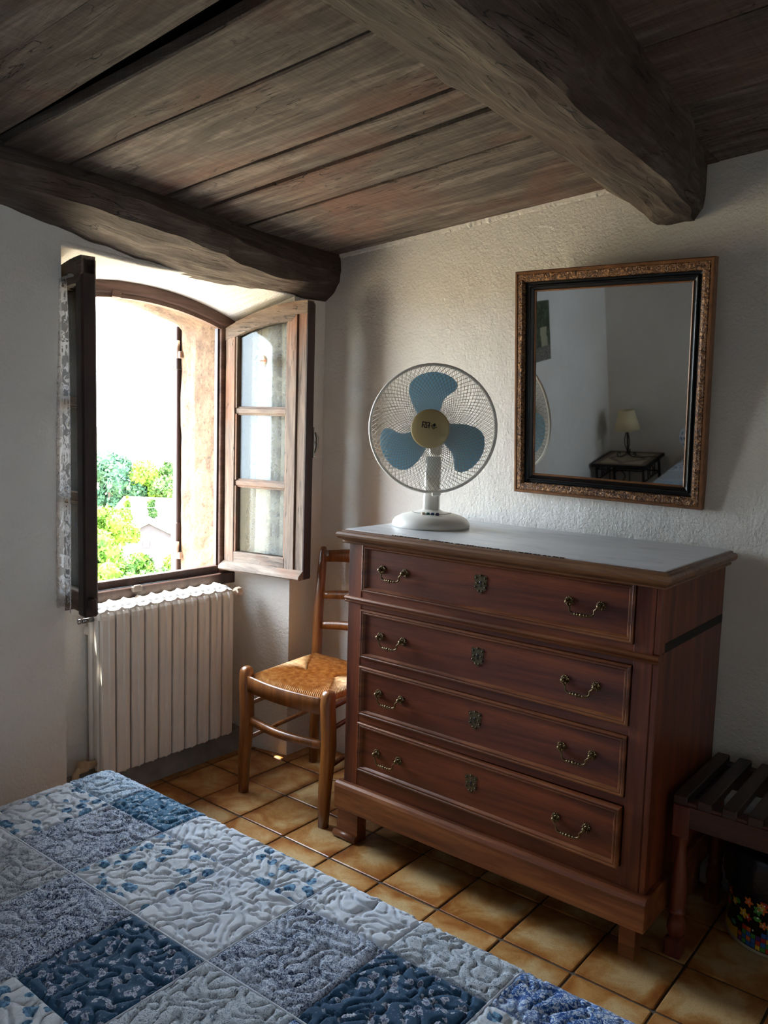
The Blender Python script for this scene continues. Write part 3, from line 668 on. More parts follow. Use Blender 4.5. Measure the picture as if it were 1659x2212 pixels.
# chipped plaster bits along the marble front edge
g = G()
for i in range(60):
    x = .82 + .58 * i / 60 + random.uniform(-.004, .004); g.box((x, YF - .0095, 1.0478), (x + random.uniform(.003, .011), YF - .0065, 1.0496 + random.uniform(0, .0012)))
mk('edge_filler', g, plain('dark crumbled filler', '#3d362e', .9), DR, kind='stuff')
g = G()
for i in range(16):
    x = 1.232 + .03 * i / 16; g.box((x, YF - .0115, 1.0474), (x + .003, YF - .006, 1.0494 + random.uniform(0, .001)))
mk('white_chip', g, plain('white filler', '#c8c2b6', .9), DR)

def rosette_handle(cx, cz, D, y=None):
    y = YF - .001 if y is None else y
    g = G()
    for sx in (-.0445, .0445):
        px = cx + sx
        g.lathe([(.006, 0), (.0115, .001), (.0115, .003), (.006, .0035), (.004, .014), (.0062, .016), (.0065, .020), (.003, .0235), (0, .024)], n=14, M=Matrix.Translation((px, y, cz)) @ Matrix.Rotation(R_(90), 4, 'X'))
        for k in range(14):
            t = 2 * math.pi * k / 14; M = Matrix.Translation((px, y, cz)) @ Matrix.Rotation(R_(90), 4, 'X') @ Matrix.Rotation(t, 4, 'Z') @ Matrix.Translation((.0098, 0, .003)) @ Matrix.Diagonal((.0042, .0019, .0024, 1))
            g.lathe([(0, -1), (.7, -.6), (1, 0), (.7, .7), (0, 1)], n=6, M=M)
    yy = y - .019; P = []
    for sx, zz, ox in ((1, 0, -.0445), (1, -.006, -.041), (1, -.012, -.034), (1, -.020, -.035), (1, -.026, -.030)): P.append((cx + ox, yy - .002, cz + zz))
    for ox in (-.02, -.01, 0, .01, .02): P.append((cx + ox, yy - .003, cz - .0285))
    for ox, zz in ((.030, -.026), (.035, -.020), (.034, -.012), (.041, -.006), (.0445, 0)): P.append((cx + ox, yy - .002, cz + zz))
    g.tube(P, [.0022, .0028, .0026, .0026, .003, .0027, .0038, .0038, .0038, .0027, .003, .0026, .0026, .0028, .0022], 7)
    for ox, r in ((-.017, .0044), (-.009, .0052), (0, .0062), (.009, .0052), (.017, .0044)): g.lathe([(0, -r), (r * .75, -r * .6), (r, 0), (r * .75, r * .6), (0, r)], n=8, M=Matrix.Translation((cx + ox, yy - .003, cz - .0285)) @ Matrix.Rotation(R_(90), 4, 'Y'))
    return mk('handle', g, BRASS, D)
def escutcheon(cx, cz, D):
    g = G(); out = [(0, .019), (.007, .016), (.013, .017), (.016, .010), (.013, .004), (.015, -.003), (.010, -.006), (.014, -.012), (.008, -.015), (.005, -.013), (.003, -.021)]
    out = [(x * 1.4, z * 1.4) for x, z in out]; P = [(x, z) for x, z in out] + [(-x, z) for x, z in out[::-1][:-1]]; y = YF + .0015
    g.extr([(cx + x, y, cz + z) for x, z in P], (0, -.0022, 0))
    for x, z in ((.011, .011), (-.011, .011), (.0115, -.008), (-.0115, -.008), (0, .0165), (.004, -.016), (-.004, -.016), (.0085, .0), (-.0085, 0)):
        g.lathe([(.0028, 0), (.0032, .0014), (0, .003)], n=7, M=Matrix.Translation((cx + x * 1.4, y - .002, cz + z * 1.4)) @ Matrix.Rotation(R_(90), 4, 'X'))
    g.lathe([(.0040, 0), (.0040, .0006), (0, .0006)], n=10, mi=1, M=Matrix.Translation((cx, y - .0023, cz + .003)) @ Matrix.Rotation(R_(90), 4, 'X')); g.box((cx - .002, y - .0030, cz - .010), (cx + .002, y - .0023, cz + .002), mi=1)
    return mk('keyhole_plate', g, [BRASSD, BLACK], D)
for n, (z0, z1, zh, ze) in enumerate(((.854, 1.009, .936, .943), (.639, .797, .722, .730), (.450, .611, .537, .541), (.262, .424, .340, .351))):
    D = bpy.data.objects.new('drawer', None); 
    g = G(); xa, xb = .6975, 1.5935
    pr = [(0, -.012), (0, .003), (.0015, .0048), (.005, .0055), (.008, .003), (.010, .0045), (.013, .0045), (.015, .001), (.018, -.0035)]
    yf = YF - .002
    g.frame(pr, xa, xb, z0, z1, lambda a, b, h: (a, yf - h, b), mi=1)
    g.box((xa + .017, yf + .0032, z0 + .017), (xb - .017, yf + .02, z1 - .017))
    g.box((xa + .002, yf + .006, z0 + .002), (xb - .002, YB - .03, z1 - .002))
    bpy.data.objects.remove(D); D = mk('drawer', g, [DRX, DRM], DR, loc=(xa, YF, z0))
    for cx in (.824, 1.459): rosette_handle(cx, zh, D, YF + .002)
    escutcheon(1.138, ze, D)
    if n == 3: D.rotation_euler = (0, 0, R_(-.9))

# ------------------------------------------------------------ mirror
mn = Vector((.0196, -.9931, -.1159)).normalized()
mu = Vector((1, .0198, 0)).normalized(); mv = mu.cross(mn).normalized() * -1
mu = mu - mn * mu.dot(mn); mu.normalize(); mv = mn.cross(mu); mv = mv if mv.z > 0 else -mv
rr = R_(-1.1); mu2 = mu * math.cos(rr) + mv * math.sin(rr); mv2 = -mu * math.sin(rr) + mv * math.cos(rr)
mc = Vector((1.2655, -.0725, 1.5285))      # centre of the frame front face
MRW, MRH = .636, .734
MI = thing('wall_mirror', 'rectangular wall mirror in a bronze and black carved frame above the dresser', 'mirror', (1.262, -.03, 1.165))
P3 = lambda a, b, h: tuple(mc + mu2 * (a - MRW / 2) + mv2 * (b - MRH / 2) + mn * h)
g = G(); g.frame([(0, -.034), (0, -.004), (.003, 0), (.009, .0), (.011, -.003)], 0, MRW, 0, MRH, P3); mk('outer_edge', g, GILTL, MI)
g = G(); g.frame([(.0105, -.003), (.014, -.001), (.026, -.001), (.034, -.006), (.036, -.010)], 0, MRW, 0, MRH, P3); mk('carved_band', g, GILT, MI)
g = G(); g.frame([(.0355, -.010), (.038, -.016), (.044, -.018), (.047, -.012), (.050, -.012), (.052, -.017), (.058, -.022), (.061, -.023)], 0, MRW, 0, MRH, P3); mk('black_moulding', g, EBON, MI)
g = G(); g.frame([(.0605, -.022), (.063, -.020), (.066, -.022), (.067, -.027)], 0, MRW, 0, MRH, P3); mk('gilt_slip', g, GILTL, MI)
g = G(); g.add([P3(a, b, h) for h in (-.031, -.026) for a, b in ((.05, .05), (MRW - .05, .05), (MRW - .05, MRH - .05), (.05, MRH - .05))], [(0, 3, 2, 1), (4, 5, 6, 7), (0, 1, 5, 4), (1, 2, 6, 5), (2, 3, 7, 6), (3, 0, 4, 7)]); mk('mirror_glass', g, MIRROR, MI)
g = G(); g.add([P3(a, b, h) for h in (-.036, -.031) for a, b in ((.004, .004), (MRW - .004, .004), (MRW - .004, MRH - .004), (.004, MRH - .004))], [(0, 3, 2, 1), (4, 5, 6, 7), (0, 1, 5, 4), (1, 2, 6, 5), (2, 3, 7, 6), (3, 0, 4, 7)])
mk('backing_board', g, plain('brown backing card', '#4a3a2c', .9), MI)

# ------------------------------------------------------------ fan
FC = Vector((.767, -.282, 1.0502)); fdir = Vector((math.cos(R_(-62.5)), math.sin(R_(-62.5)), 0)); fside = Vector((-fdir.y, fdir.x, 0))
FN = thing('table_fan', 'white table fan with three blue blades standing on the marble top', 'fan', tuple(FC))
MF = Matrix(((fside.x, -fdir.x, 0, FC.x), (fside.y, -fdir.y, 0, FC.y), (0, 0, 1, FC.z), (0, 0, 0, 1)))   # local: x right, -y forward, z up
g = G(); g.lathe([(.0, .0), (.128, 0), (.1315, .006), (.130, .016), (.121, .028), (.100, .039), (.068, .047), (.042, .051), (.030, .058)], n=48, M=MF, sy=1.0); mk('base', g, FANW, FN)
g = G(); pts = []
for i in range(25):
    t = math.pi * i / 24; x = math.cos(t) * .052; yv = -.050 - math.sin(t) * .03; pts.append((.006 + x * 1.25, yv + .02, .0515 - .0035 * math.sin(t)))
g.tube(pts, .0012, 5, M=MF); mk('panel_line', g, plain('grey seam', '#8d8a84', .6), FN)
for i, c in enumerate(('#b9a58c', '#2f6b60', '#27456f', '#2a2246')):
    g = G(); g.box((-.022 + i * .0155, -.072, .043), (-.0115 + i * .0155, -.060, .0535), .002, M=MF); mk('button', g, plain('button ' + c, c, .35), FN, label=['beige', 'green', 'blue', 'violet'][i] + ' button')
g = G(); g.loft([[(x * wd, y * dp + oy, z) for x, y in ((-1, -.7), (-.7, -1), (.7, -1), (1, -.7), (1, .7), (.7, 1), (-.7, 1), (-1, .7))] for z, wd, dp, oy in ((.036, .036, .034, 0), (.044, .029, .028, 0), (.055, .0265, .024, .0), (.14, .0255, .021, .006), (.20, .0255, .021, .014), (.235, .024, .022, .022))], 0, True, M=MF); mk('neck', g, FANW, FN)
HZ = 1.378 - FC.z; yR = -.048
g = G(); g.lathe([(.0, -.11), (.030, -.108), (.045, -.09), (.052, -.04), (.052, -.0), (.030, .004), (.0, .006)], n=24, M=MF @ Matrix.Translation((0, .0, HZ)) @ Matrix.Rotation(R_(90), 4, 'X'), c=(0, 0, 0)); g.box((-.02, .03, HZ - .09), (.02, .075, HZ), .006, M=MF); mk('motor_housing', g, FANW, FN)
RG = .2085
MH = MF @ Matrix.Translation((0, yR, HZ)) @ Matrix.Rotation(R_(90), 4, 'X')     # local z points forward
g = G(); pts = [(RG * math.cos(2 * math.pi * k / 72), RG * math.sin(2 * math.pi * k / 72), 0) for k in range(73)]
g.tube(pts, .0052, 8, M=MH, cap=False, up=(0, 0, 1)); g.box((-.012, -RG - .013, -.008), (.016, -RG + .002, .010), .003, M=MH @ Matrix.Rotation(.09, 4, 'Z')); mk('rim', g, FANW, FN)
def guard(sign, nw=78, r0=.044, name='front_guard'):
    g = G(); ns = 15
    for fam in (1, -1):
        for k in range(nw):
            pts = []
            for i in range(ns + 1):
                s = i / ns; r = r0 + (RG - .001 - r0) * (1 - (1 - s) ** 1.25) if False else r0 + (RG - .001 - r0) * s
                a = 2 * math.pi * k / nw + fam * .98 * (math.log(r / r0) * .62 + .12 * s)
                q = (r / RG); h = (.048 if sign > 0 else .056) * (1 - max(0, (q - .35) / .65) ** 2.6)
                pts.append((r * math.cos(a), r * math.sin(a), sign * h))
            g.tube(pts, .00072, 4, M=MH, cap=False, up=(.3, .2, 1))
    for rr_ in (.075, .115, .155, .19):
        if sign < 0 and rr_ < .1: continue
    g.tube([(r0 * math.cos(t * math.pi / 16), r0 * math.sin(t * math.pi / 16), sign * .049) for t in range(33)], .0018, 5, M=MH, cap=False)
    return mk(name, g, FANG, FN, kind='stuff', fix=False)
guard(1); guard(-1, 78, .052, 'rear_guard')
prof = [(.2, 136), (.36, 134), (.55, 128), (.68, 124), (.77, 121), (.85, 117), (.91, 111), (.95, 103), (.97, 95), (.975, 86), (.965, 77), (.94, 69), (.90, 63), (.86, 60), (.80, 58.5), (.74, 60), (.64, 65), (.52, 69), (.40, 68), (.2, 64)]
for k in range(3):
    g = G(); rot = R_(-120 * k + 2); vs = []; n = len(prof); RB = .190
    ring = []
    for r, a in prof:
        t = R_(a) + rot; tw = (a - 100) / 40; ring.append((r * RB * math.cos(t), r * RB * math.sin(t), tw * .016 + .002))
    for f in (1, .8, .55, .3): 
        cxr = [(.5 * RB) * math.cos(R_(100) + rot), (.5 * RB) * math.sin(R_(100) + rot), .002]
        vs += [[cxr[j] + (p[j] - cxr[j]) * f for j in range(3)] for p in ring]
    fs = [(i * n + a, i * n + (a + 1) % n, (i + 1) * n + (a + 1) % n, (i + 1) * n + a) for i in range(3) for a in range(n)] + [[3 * n + a for a in range(n)]]
    vs2 = [(x, y, z - .002) for x, y, z in vs]
    g.add(vs, fs, 0, True, MH); g.add(vs2, [f[::-1] for f in fs], 0, True, MH); nn = len(vs)
    g.add(vs[:n] + vs2[:n], [(a, (a + 1) % n, n + (a + 1) % n, n + a) for a in range(n)], 0, False, MH); mk('blade', g, FANB, FN, fix=False)
g = G(); g.lathe([(0, -.02), (.05, -.02), (.055, -.01), (.055, .012), (.04, .02), (0, .022)], n=28, M=MH); mk('hub', g, FANB, FN)
g = G(); g.lathe([(.046, .040), (.0615, .044), (.0635, .048), (.0625, .052), (.058, .0545), (.03, .057), (0, .0575)], n=48, M=MH)
for k in range(4):
    g.tube([(.01 + .052 * math.sin(t * .11), -.004 - .0085 * k * .35 - .012 * (1 - math.cos((t - 3) * .16)), .0572 - .0000 * t) for t in range(2, 10)], .0004, 4, M=MH)
HB = mk('hub_badge', g, FANH, FN, label='round cream badge with black lettering')
g = G(); Ml = MH @ Matrix.Translation((-.0265, .0045, .0578)) @ Matrix.Rotation(R_(-7), 4, 'Z') @ Matrix.Diagonal((.0128, .0160, 1, 1))
def pol(P, M=Ml, h=.0003): g.extr([(x, y, 0) for x, y in P], (0, 0, h), M=M)
pol([(0, 0), (.26, 0), (.26, .42), (.55, .42), (.55, .64), (.26, .64), (.26, .98), (.8, .98), (.8, 1.2), (0, 1.2)])
pol([(.50, 0), (.72, 0), (1.05, 1.2), (.86, 1.2)]); pol([(.93, 1.2), (1.12, 1.2), (1.5, 0), (1.27, 0)]); pol([(.6, 0), (1.4, 0), (1.35, .17), (.65, .17)])
pol([(1.98, 0), (1.98, 1.2), (1.2, 1.2), (1.2, .98), (1.72, .98), (1.72, .66), (1.45, .66), (1.45, .44), (1.72, .44), (1.72, 0)])
M2 = MH @ Matrix.Translation((.0135, .0085, .0578)) @ Matrix.Rotation(R_(33), 4, 'Z') @ Matrix.Diagonal((.0075, .0075, 1, 1))
pol([(-1, -1), (1, -1), (1, -.78), (-.78, -.78), (-.78, 1), (-1, 1)], M2); pol([(-.6, -.6), (.4, -.6), (.4, -.4), (-.4, -.4), (-.4, 1), (-.6, 1)], M2); pol([(-.2, -.2), (1, -.2), (1, .9), (-.2, .9)], M2)
mk('lettering', g, BLACK, HB)
g = G(); cp = [(0, .115, .02), (0, .2, .006), (.02, .26, .004), (.025, .283, -.0), (.025, .287, -.3)]
g.tube([(x, y, z) for x, y, z in cp], .003, 6, M=MF); mk('power_cord', g, plain('black cord', '#141414', .5), FN)

# ------------------------------------------------------------ ladder-back chair
CHR = thing('rush_chair', 'honey-brown ladder-back chair with woven rush seat between radiator and dresser', 'chair', (.32, -.33, 0))
def leg_front(x):
    s = -1 if x < .3 else 1; g = G(); secs = []
    for z, dx, dy, w in ((0, -.016 * 1, .004, .016), (.06, -.013, .001, .018), (.14, -.006, -.003, .020), (.22, .002, -.004, .0215), (.30, .008, -.004, .023), (.38, .004, -.004, .0235), (.44, -.001, -.003, .023), (.470, -.001, -.001, .022), (.482, 0, 0, .018), (.488, 0, 0, .009)):
        cx = x + dx * (1 if s < 0 else 1.0); cy_ = -.532 + dy
        secs.append([(cx + a * w, cy_ + b * w, z) for a, b in ((-1, -.6), (-.6, -1), (.6, -1), (1, -.6), (1, .6), (.6, 1), (-.6, 1), (-1, .6))])
    return g.loft(secs, 0, True)
for x in (.140, .548): mk('leg', leg_front(x), CHW, CHR)
def post(x, xt):
    g = G(); secs = []
    for z, y, w in ((0, -.150, .015), (.2, -.137, .018), (.43, -.128, .019), (.6, -.118, .0175), (.78, -.098, .016), (.872, -.088, .0145), (.886, -.086, .008)):
        cx = x + (xt - x) * z / .88; secs.append([(cx + a * w, y + b * w, z) for a, b in ((-1, -.6), (-.6, -1), (.6, -1), (1, -.6), (1, .6), (.6, 1), (-.6, 1), (-1, .6))])
    return g.loft(secs, 0, True)
mk('rear_post', post(.124, .098), CHW, CHR); mk('rear_post', post(.480, .506), CHW, CHR)
for z0, z1 in ((.826, .872), (.676, .706), (.553, .583)):
    g = G(); secs = []; t0 = z0 / .88
    for i in range(15):
        s = i / 14; xa = .124 - .026 * t0 + .012; xb = .480 + .026 * t0 - .012; x = xa + (xb - xa) * s; bow = math.sin(math.pi * s); y = -.128 + .04 * max(0, (z0 - .45)) / .43 + .028 * bow
        a = z0 + .012 * bow; b_ = z1 + .018 * bow; secs.append([(x, y - .006, a), (x, y + .006, a), (x, y + .006, b_), (x, y - .006, b_)])
    g.loft(secs, 0, True); mk('back_slat', g, CHW, CHR)
g = G(); secs = []
for i in range(15):
    s = i / 14; bow = math.sin(math.pi * s); x = .15 + .39 * s; y = -.545 - .022 * bow; secs.append([(x, y - .004, .403), (x, y + .018, .403), (x, y + .018, .452), (x, y + .002, .461), (x, y - .004, .457)])
g.loft(secs, 0, True); mk('front_rail', g, CHW, CHR)
g = G(); secs = []
for i in range(15):
    s = i / 14; bow = math.sin(math.pi * s); x = .152 + .386 * s; y = -.530 - .030 * bow; secs.append([(x, y - .010, .278), (x, y + .010, .278), (x, y + .010, .304), (x, y - .010, .304)])
g.loft(secs, 0, True); mk('front_stretcher', g, CHW, CHR)
for z in (.345, .215):
    for xa, xb in ((.143, .122), (.545, .482)):
        g = G(); g.tube([(xa, -.52, z), (xb, -.14, z + .012)], .0085, 10); mk('side_stretcher', g, CHW, CHR)
g = G(); g.tube([(.125, -.138, .30), (.478, -.138, .30)], .0085, 10); mk('rear_stretcher', g, CHW, CHR)
for xa, xb in ((.143, .115), (.545, .485)):
    g = G(); g.tube([(xa, -.52, .428), (xb, -.14, .428)], .014, 10); mk('seat_rail', g, CHW, CHR)
g = G(); g.tube([(.12, -.138, .428), (.485, -.138, .428)], .014, 10); mk('seat_rail', g, CHW, CHR)
def mk_rush():
    mt, nt, b = newmat('golden woven rush', .6); v = coords(nt); n = nz(nt, v, 45, 4, .6)
    setc(nt, b, ramp(nt, n, [(.3, '#a5733f'), (.5, '#cc9b60'), (.7, '#e5c08a')])); bump(nt, b, nz(nt, v, 300, 3), .2, .001); return mt
RUSH = mk_rush()
c4 = [Vector((.150, -.538, 0)), Vector((.540, -.538, 0)), Vector((.500, -.125, 0)), Vector((.104, -.125, 0))]; ce = Vector((.33, -.335, 0))
mids = (Vector((.26, -.34, 0)), Vector((.40, -.34, 0)))
g = G()
tri = ((c4[0], c4[1], mids[1], mids[0]), (c4[1], c4[2], mids[1], mids[1]), (c4[2], c4[3], mids[0], mids[1]), (c4[3], c4[0], mids[0], mids[0]))
for A, B, C_, D_ in tri:
    n, mrow = 84, 9; vs = []
    e = (B - A).normalized(); nrm = Vector((-e.y, e.x, 0)); Lr = (B - A).length
    for j in range(mrow + 1):
        t = j / mrow
        for i in range(n + 1):
            s = i / n; p = (A + (B - A) * s) * (1 - t) + (D_ + (C_ - D_) * s) * t
            edge = min(1, t / .18); rim = math.sin(edge * math.pi / 2)
            z = .430 + .030 * rim + .006 * math.sin(min(1, t) * math.pi) + .0026 * (1 if i % 2 else -1) * (1 - .3 * t) - .004 * (t > .98)
            o = nrm * (-.006 * (1 - edge)); vs.append((p.x + o.x, p.y + o.y, z))
    g.add(vs, [(j * (n + 1) + i, j * (n + 1) + i + 1, (j + 1) * (n + 1) + i + 1, (j + 1) * (n + 1) + i) for j in range(mrow) for i in range(n)], 0, False)
g.poly([(p.x, p.y, .425) for p in c4]); mk('seat', g, RUSH, CHR, label='woven rush seat', fix=False)

# ------------------------------------------------------------ slatted bench
BX, BY = 1.684, -.44; BW, BD = .74, .375
BN = thing('slatted_bench', 'dark brown slatted bench with turned legs right of the dresser', 'bench', (BX, BY, 0))
for i in range(12):
    x = BX + i * .0612; g = G(); g.box((x, BY - .002, .424), (x + .036, BY + BD, .45), .003); mk('slat', g, BNW, BN)
for y0 in (BY, BY + BD - .05):
    g = G(); g.box((BX + .004, y0 + .002, .365), (BX + BW - .004, y0 + .040, .426), .003)
    for i in range(11): g.box((BX + .036 + i * .0612, y0 + .002, .426), (BX + .0612 + i * .0612, y0 + .040, .434), .001)
    mk('rail', g, wood('bench rail wood', ('#2a1310', '#4a251a', '#643626'), 0, 1.2, .5, 5, .1, .1) if y0 == BY else BNW, BN)
for x0 in (BX, BX + BW - .045):
    g = G(); g.box((x0 + .004, BY + .03, .365), (x0 + .036, BY + BD - .03, .42), .003); mk('rail', g, BNW, BN)
for x0 in (BX, BX + BW - .045):
    for y0 in (BY, BY + BD - .045):
        g = G(); cx, cy_ = x0 + .022, y0 + .022
        g.box((cx - .022, cy_ - .022, .335), (cx + .022, cy_ + .022, .424), .003)
        g.lathe([(.013, .335), (.0165, .332), (.0165, .326), (.0125, .320), (.0125, .306), (.0155, .27), (.0195, .22), (.022, .175), (.021, .145), (.018, .132), (.0215, .128), (.0215, .121), (.017, .117), (.0225, .095), (.0235, .075), (.019, .058), (.018, .052)][::-1], c=(cx, cy_, 0), n=20)
        g.box((cx - .022, cy_ - .022, 0), (cx + .022, cy_ + .022, .053), .004); mk('leg', g, BNL, BN)

# ------------------------------------------------------------ patterned bin under the bench
BC = (1.895, -.145)
BI = thing('waste_bin', 'round tin waste bin printed with bright flowers and colour squares under the bench', 'bin', (BC[0], BC[1], 0))
g = G(); g.lathe([(0, .002), (.124, .002), (.127, .006), (.128, .012), (.137, .262), (.140, .266), (.137, .270), (.134, .266), (.125, .012), (0, .010)], c=(BC[0], BC[1], 0), n=48); mk('drum', g, plain('black lacquered tin', '#0b0b0d', .35), BI)
g = G(); g.lathe([(.126, .0), (.1305, .002), (.1305, .008), (.128, .011)], c=(BC[0], BC[1], 0), n=48); mk('bottom_rim', g, plain('cream tin rim', '#a89f86', .4, .3), BI)
def on_bin(a, z, off=.0008):
    r = .128 + (z - .012) * .036 + off; return (BC[0] + r * math.cos(a), BC[1] + r * math.sin(a), z)
def badge(g, a, z, P, mi, off=.0008): g.add([on_bin(a + x / .13, z + y, off) for x, y in P], [list(range(len(P)))], mi)
cols = ['#c9a52a', '#b5342a', '#2c5fa8', '#3e8a3a', '#d0622a', '#5a2a6e', '#c9c9c4', '#7fb6c9', '#a8303c', '#4f9a8e']
PM = [plain('print ' + c, c, .4) for c in cols]
g = G(); random.seed(5)
A0 = R_(-165); A1 = R_(-60)
n = 14    # yellow band at lower left
for i in range(n):
    a0 = A0 + (R_(-125) - A0) * i / n; a1 = A0 + (R_(-125) - A0) * (i + 1) / n
    g.add([on_bin(a0, .012), on_bin(a1, .012), on_bin(a1, .040 + .003 * math.sin(i + 1)), on_bin(a0, .040 + .003 * math.sin(i))], [(0, 1, 2, 3)], 0)
for i in range(14):     # columns of colour squares
    a = R_(-124) + i * .104; hgt = [2, 4, 4, 3, 3, 4, 5, 4, 3, 4, 4, 5, 3, 4][i]
    for k in range(hgt): badge(g, a, .014 + k * .0132, [(0, 0), (.0122, 0), (.0122, .0122), (0, .0122)], [5, 2, 1, 3, 0, 4, 2, 3][(i * 3 + k * 5 + (i * k) % 3) % 8])
for k in range(46):     # scattered flowers, leaves and dots
    a = random.uniform(A0, A1); z = random.uniform(.062, .145)
    if a < R_(-125): z = random.uniform(.05, .14)
    kind = k % 3; mi = random.choice([0, 1, 4, 7, 8, 9, 3])
    if kind == 0:
        P = []; r = random.uniform(.008, .012)
        for q in range(20): t = 2 * math.pi * q / 20; rr_ = r * (1 + .35 * math.cos(5 * t)); P.append((rr_ * math.cos(t), rr_ * math.sin(t)))
        badge(g, a, z, P, mi); badge(g, a, z, [(.0025 * math.cos(t * 1.05), .0025 * math.sin(t * 1.05)) for t in range(6)], 6, .0014)
    elif kind == 1: badge(g, a, z, [(-.011, 0), (-.003, -.006), (.009, -.005), (.012, .002), (.005, .008), (-.006, .006)], random.choice([3, 9]))
    else: badge(g, a, z, [(.0026 * math.cos(t * .785), .0026 * math.sin(t * .785)) for t in range(8)], 6)
mk('printed_pattern', g, PM, BI, kind='stuff', fix=False)
g = G(); secs = []
for j, (r, z) in enumerate(((.126, .262), (.139, .275), (.143, .262), (.144, .23), (.145, .19), (.143, .168), (.1425, .158))):
    row = []
    for k in range(72):
        t = 2 * math.pi * k / 72; rr_ = r + (.006 * noise.noise((math.cos(t) * 3, math.sin(t) * 3, z * 18)) + .002 * math.sin(t * 23)) * (j > 1); zz = z + (.012 * noise.noise((math.cos(t) * 4, math.sin(t) * 4, 1)) if j > 3 else 0)
        row.append((BC[0] + rr_ * math.cos(t), BC[1] + rr_ * math.sin(t), zz))
    secs.append(row)
g.loft(secs, 0, True, cap=False); o = mk('bin_liner', g, plain('dark blue plastic', '#11131c', .3, 0, .3, 40, .4, 60), fix=False); tag(o, 'dark blue plastic liner folded over the rim of the printed bin', 'bin liner')

# ------------------------------------------------------------ bed and patchwork quilt
BX0, BX1, BY0, BY1, BZ = .53, 2.13, -1.352, YR + .03, .486
BD_ = thing('bed', 'double bed with mattress on a wooden base under the quilt', 'bed', ((BX0 + BX1) / 2, (BY0 + BY1) / 2, 0))
g = G(); g.box((BX0 + .03, BY1 + .04, .25), (BX1 - .03, BY0 - .03, BZ - .020), .035, seg=3); mk('mattress', g, plain('white mattress ticking', '#d9d8d4', .8), BD_)
g = G(); g.box((BX0 + .04, BY1 + .04, .15), (BX1 - .04, BY0 - .05, .249), .006); mk('bed_base', g, CHW, BD_)
for x in (BX0 + .08, BX1 - .14):
    for y in (BY0 - .14, BY1 + .10):
        g = G(); g.lathe([(.022, 0), (.028, .15)], c=(x + .03, y, 0), n=14); mk('leg', g, CHW, BD_)
QU = thing('patchwork_quilt', 'blue and white patchwork quilt spread over the bed', 'quilt', ((BX0 + BX1) / 2, (BY0 + BY1) / 2, .1))
RQ = .055
def wrap1(s, e, inward):       # inward=+1: surface lies at s > e
    d = (s - e) * inward
    if d >= RQ: return s, 0.0, 0
    a = (RQ - d)
    if a < RQ * math.pi / 2: return e + inward * (RQ - RQ * math.sin(a / RQ)), RQ * (1 - math.cos(a / RQ)), a / RQ
    return e, RQ + (a - RQ * math.pi / 2), math.pi / 2
def qpos(s, t):
    if s < (BX0 + BX1) / 2: x, dx, ax = wrap1(s, BX0, 1); sx = -1
    else: x, dx, ax = wrap1(s, BX1, -1); sx = 1
    y, dy, ay = wrap1(t, BY0, -1)
    n = Vector((sx * math.sin(ax), math.sin(ay), max(.0, math.cos(max(ax, ay))))); n.normalize()
    fl = 0
    if dx > RQ: x += sx * .012 * (dx - RQ) / .3 * (1 + math.sin(t * 17))
    if dy > RQ: y += .012 * (dy - RQ) / .3 * (1 + math.sin(s * 15))
    sag = .006 * noise.noise((s * 2.2, t * 2.2, 4))
    return Vector((x, y, BZ - dx - dy + sag)), n
def relief(s, t, border):
    w1 = noise.noise((s * 16, t * 16, 2.0)) * .030; w2 = noise.noise((s * 16 + 40, t * 16, 2.0)) * .030
    n1 = abs(noise.noise(((s + w1) * 40, (t + w2) * 40, 0))); h = min(1, n1 / .15); h = h ** .6
    n2 = noise.noise((s * 70, t * 70, 8)) * .5 + noise.noise((s * 24 + 9, t * 24, 5)) * .5
    return (.0080 * h + .0030 * n2) * min(1, border / .006) ** .5
SL_ = [.121, .326, .5305, .735, .940, 1.145, 1.350, 1.555, 1.760, 1.965, 2.17, 2.375, 2.58]
TL_ = [-.93, -1.05, -1.27, -1.49, -1.71, -1.93, -2.15, -2.37, -2.59, -2.81, -3.03, -3.20]
LAY = {  # (column from s, row from t): fabrics read off the photograph
 (2, 2): 'pale', (3, 2): 'teal', (4, 2): 'white', (5, 2): 'flower', (6, 2): 'white', (7, 2): 'twig', (8, 2): 'dense', (9, 2): 'white',
 (2, 3): 'flower', (3, 3): 'speck', (4, 3): 'flower', (5, 3): 'white', (6, 3): 'speck', (7, 3): 'navy', (8, 3): 'flower', (9, 3): 'pale',
 (2, 4): 'white', (3, 4): 'grey', (4, 4): 'speck', (5, 4): 'navy', (6, 4): 'twig', (7, 4): 'dense', (8, 4): 'teal', (9, 4): 'speck',
 (2, 5): 'teal', (3, 5): 'pale', (4, 5): 'speck', (5, 5): 'flower', (6, 5): 'dense', (7, 5): 'white', (8, 5): 'navy', (9, 5): 'twig'}
FK = ['white', 'flower', 'navy', 'twig', 'speck', 'pale', 'dense', 'teal', 'grey']
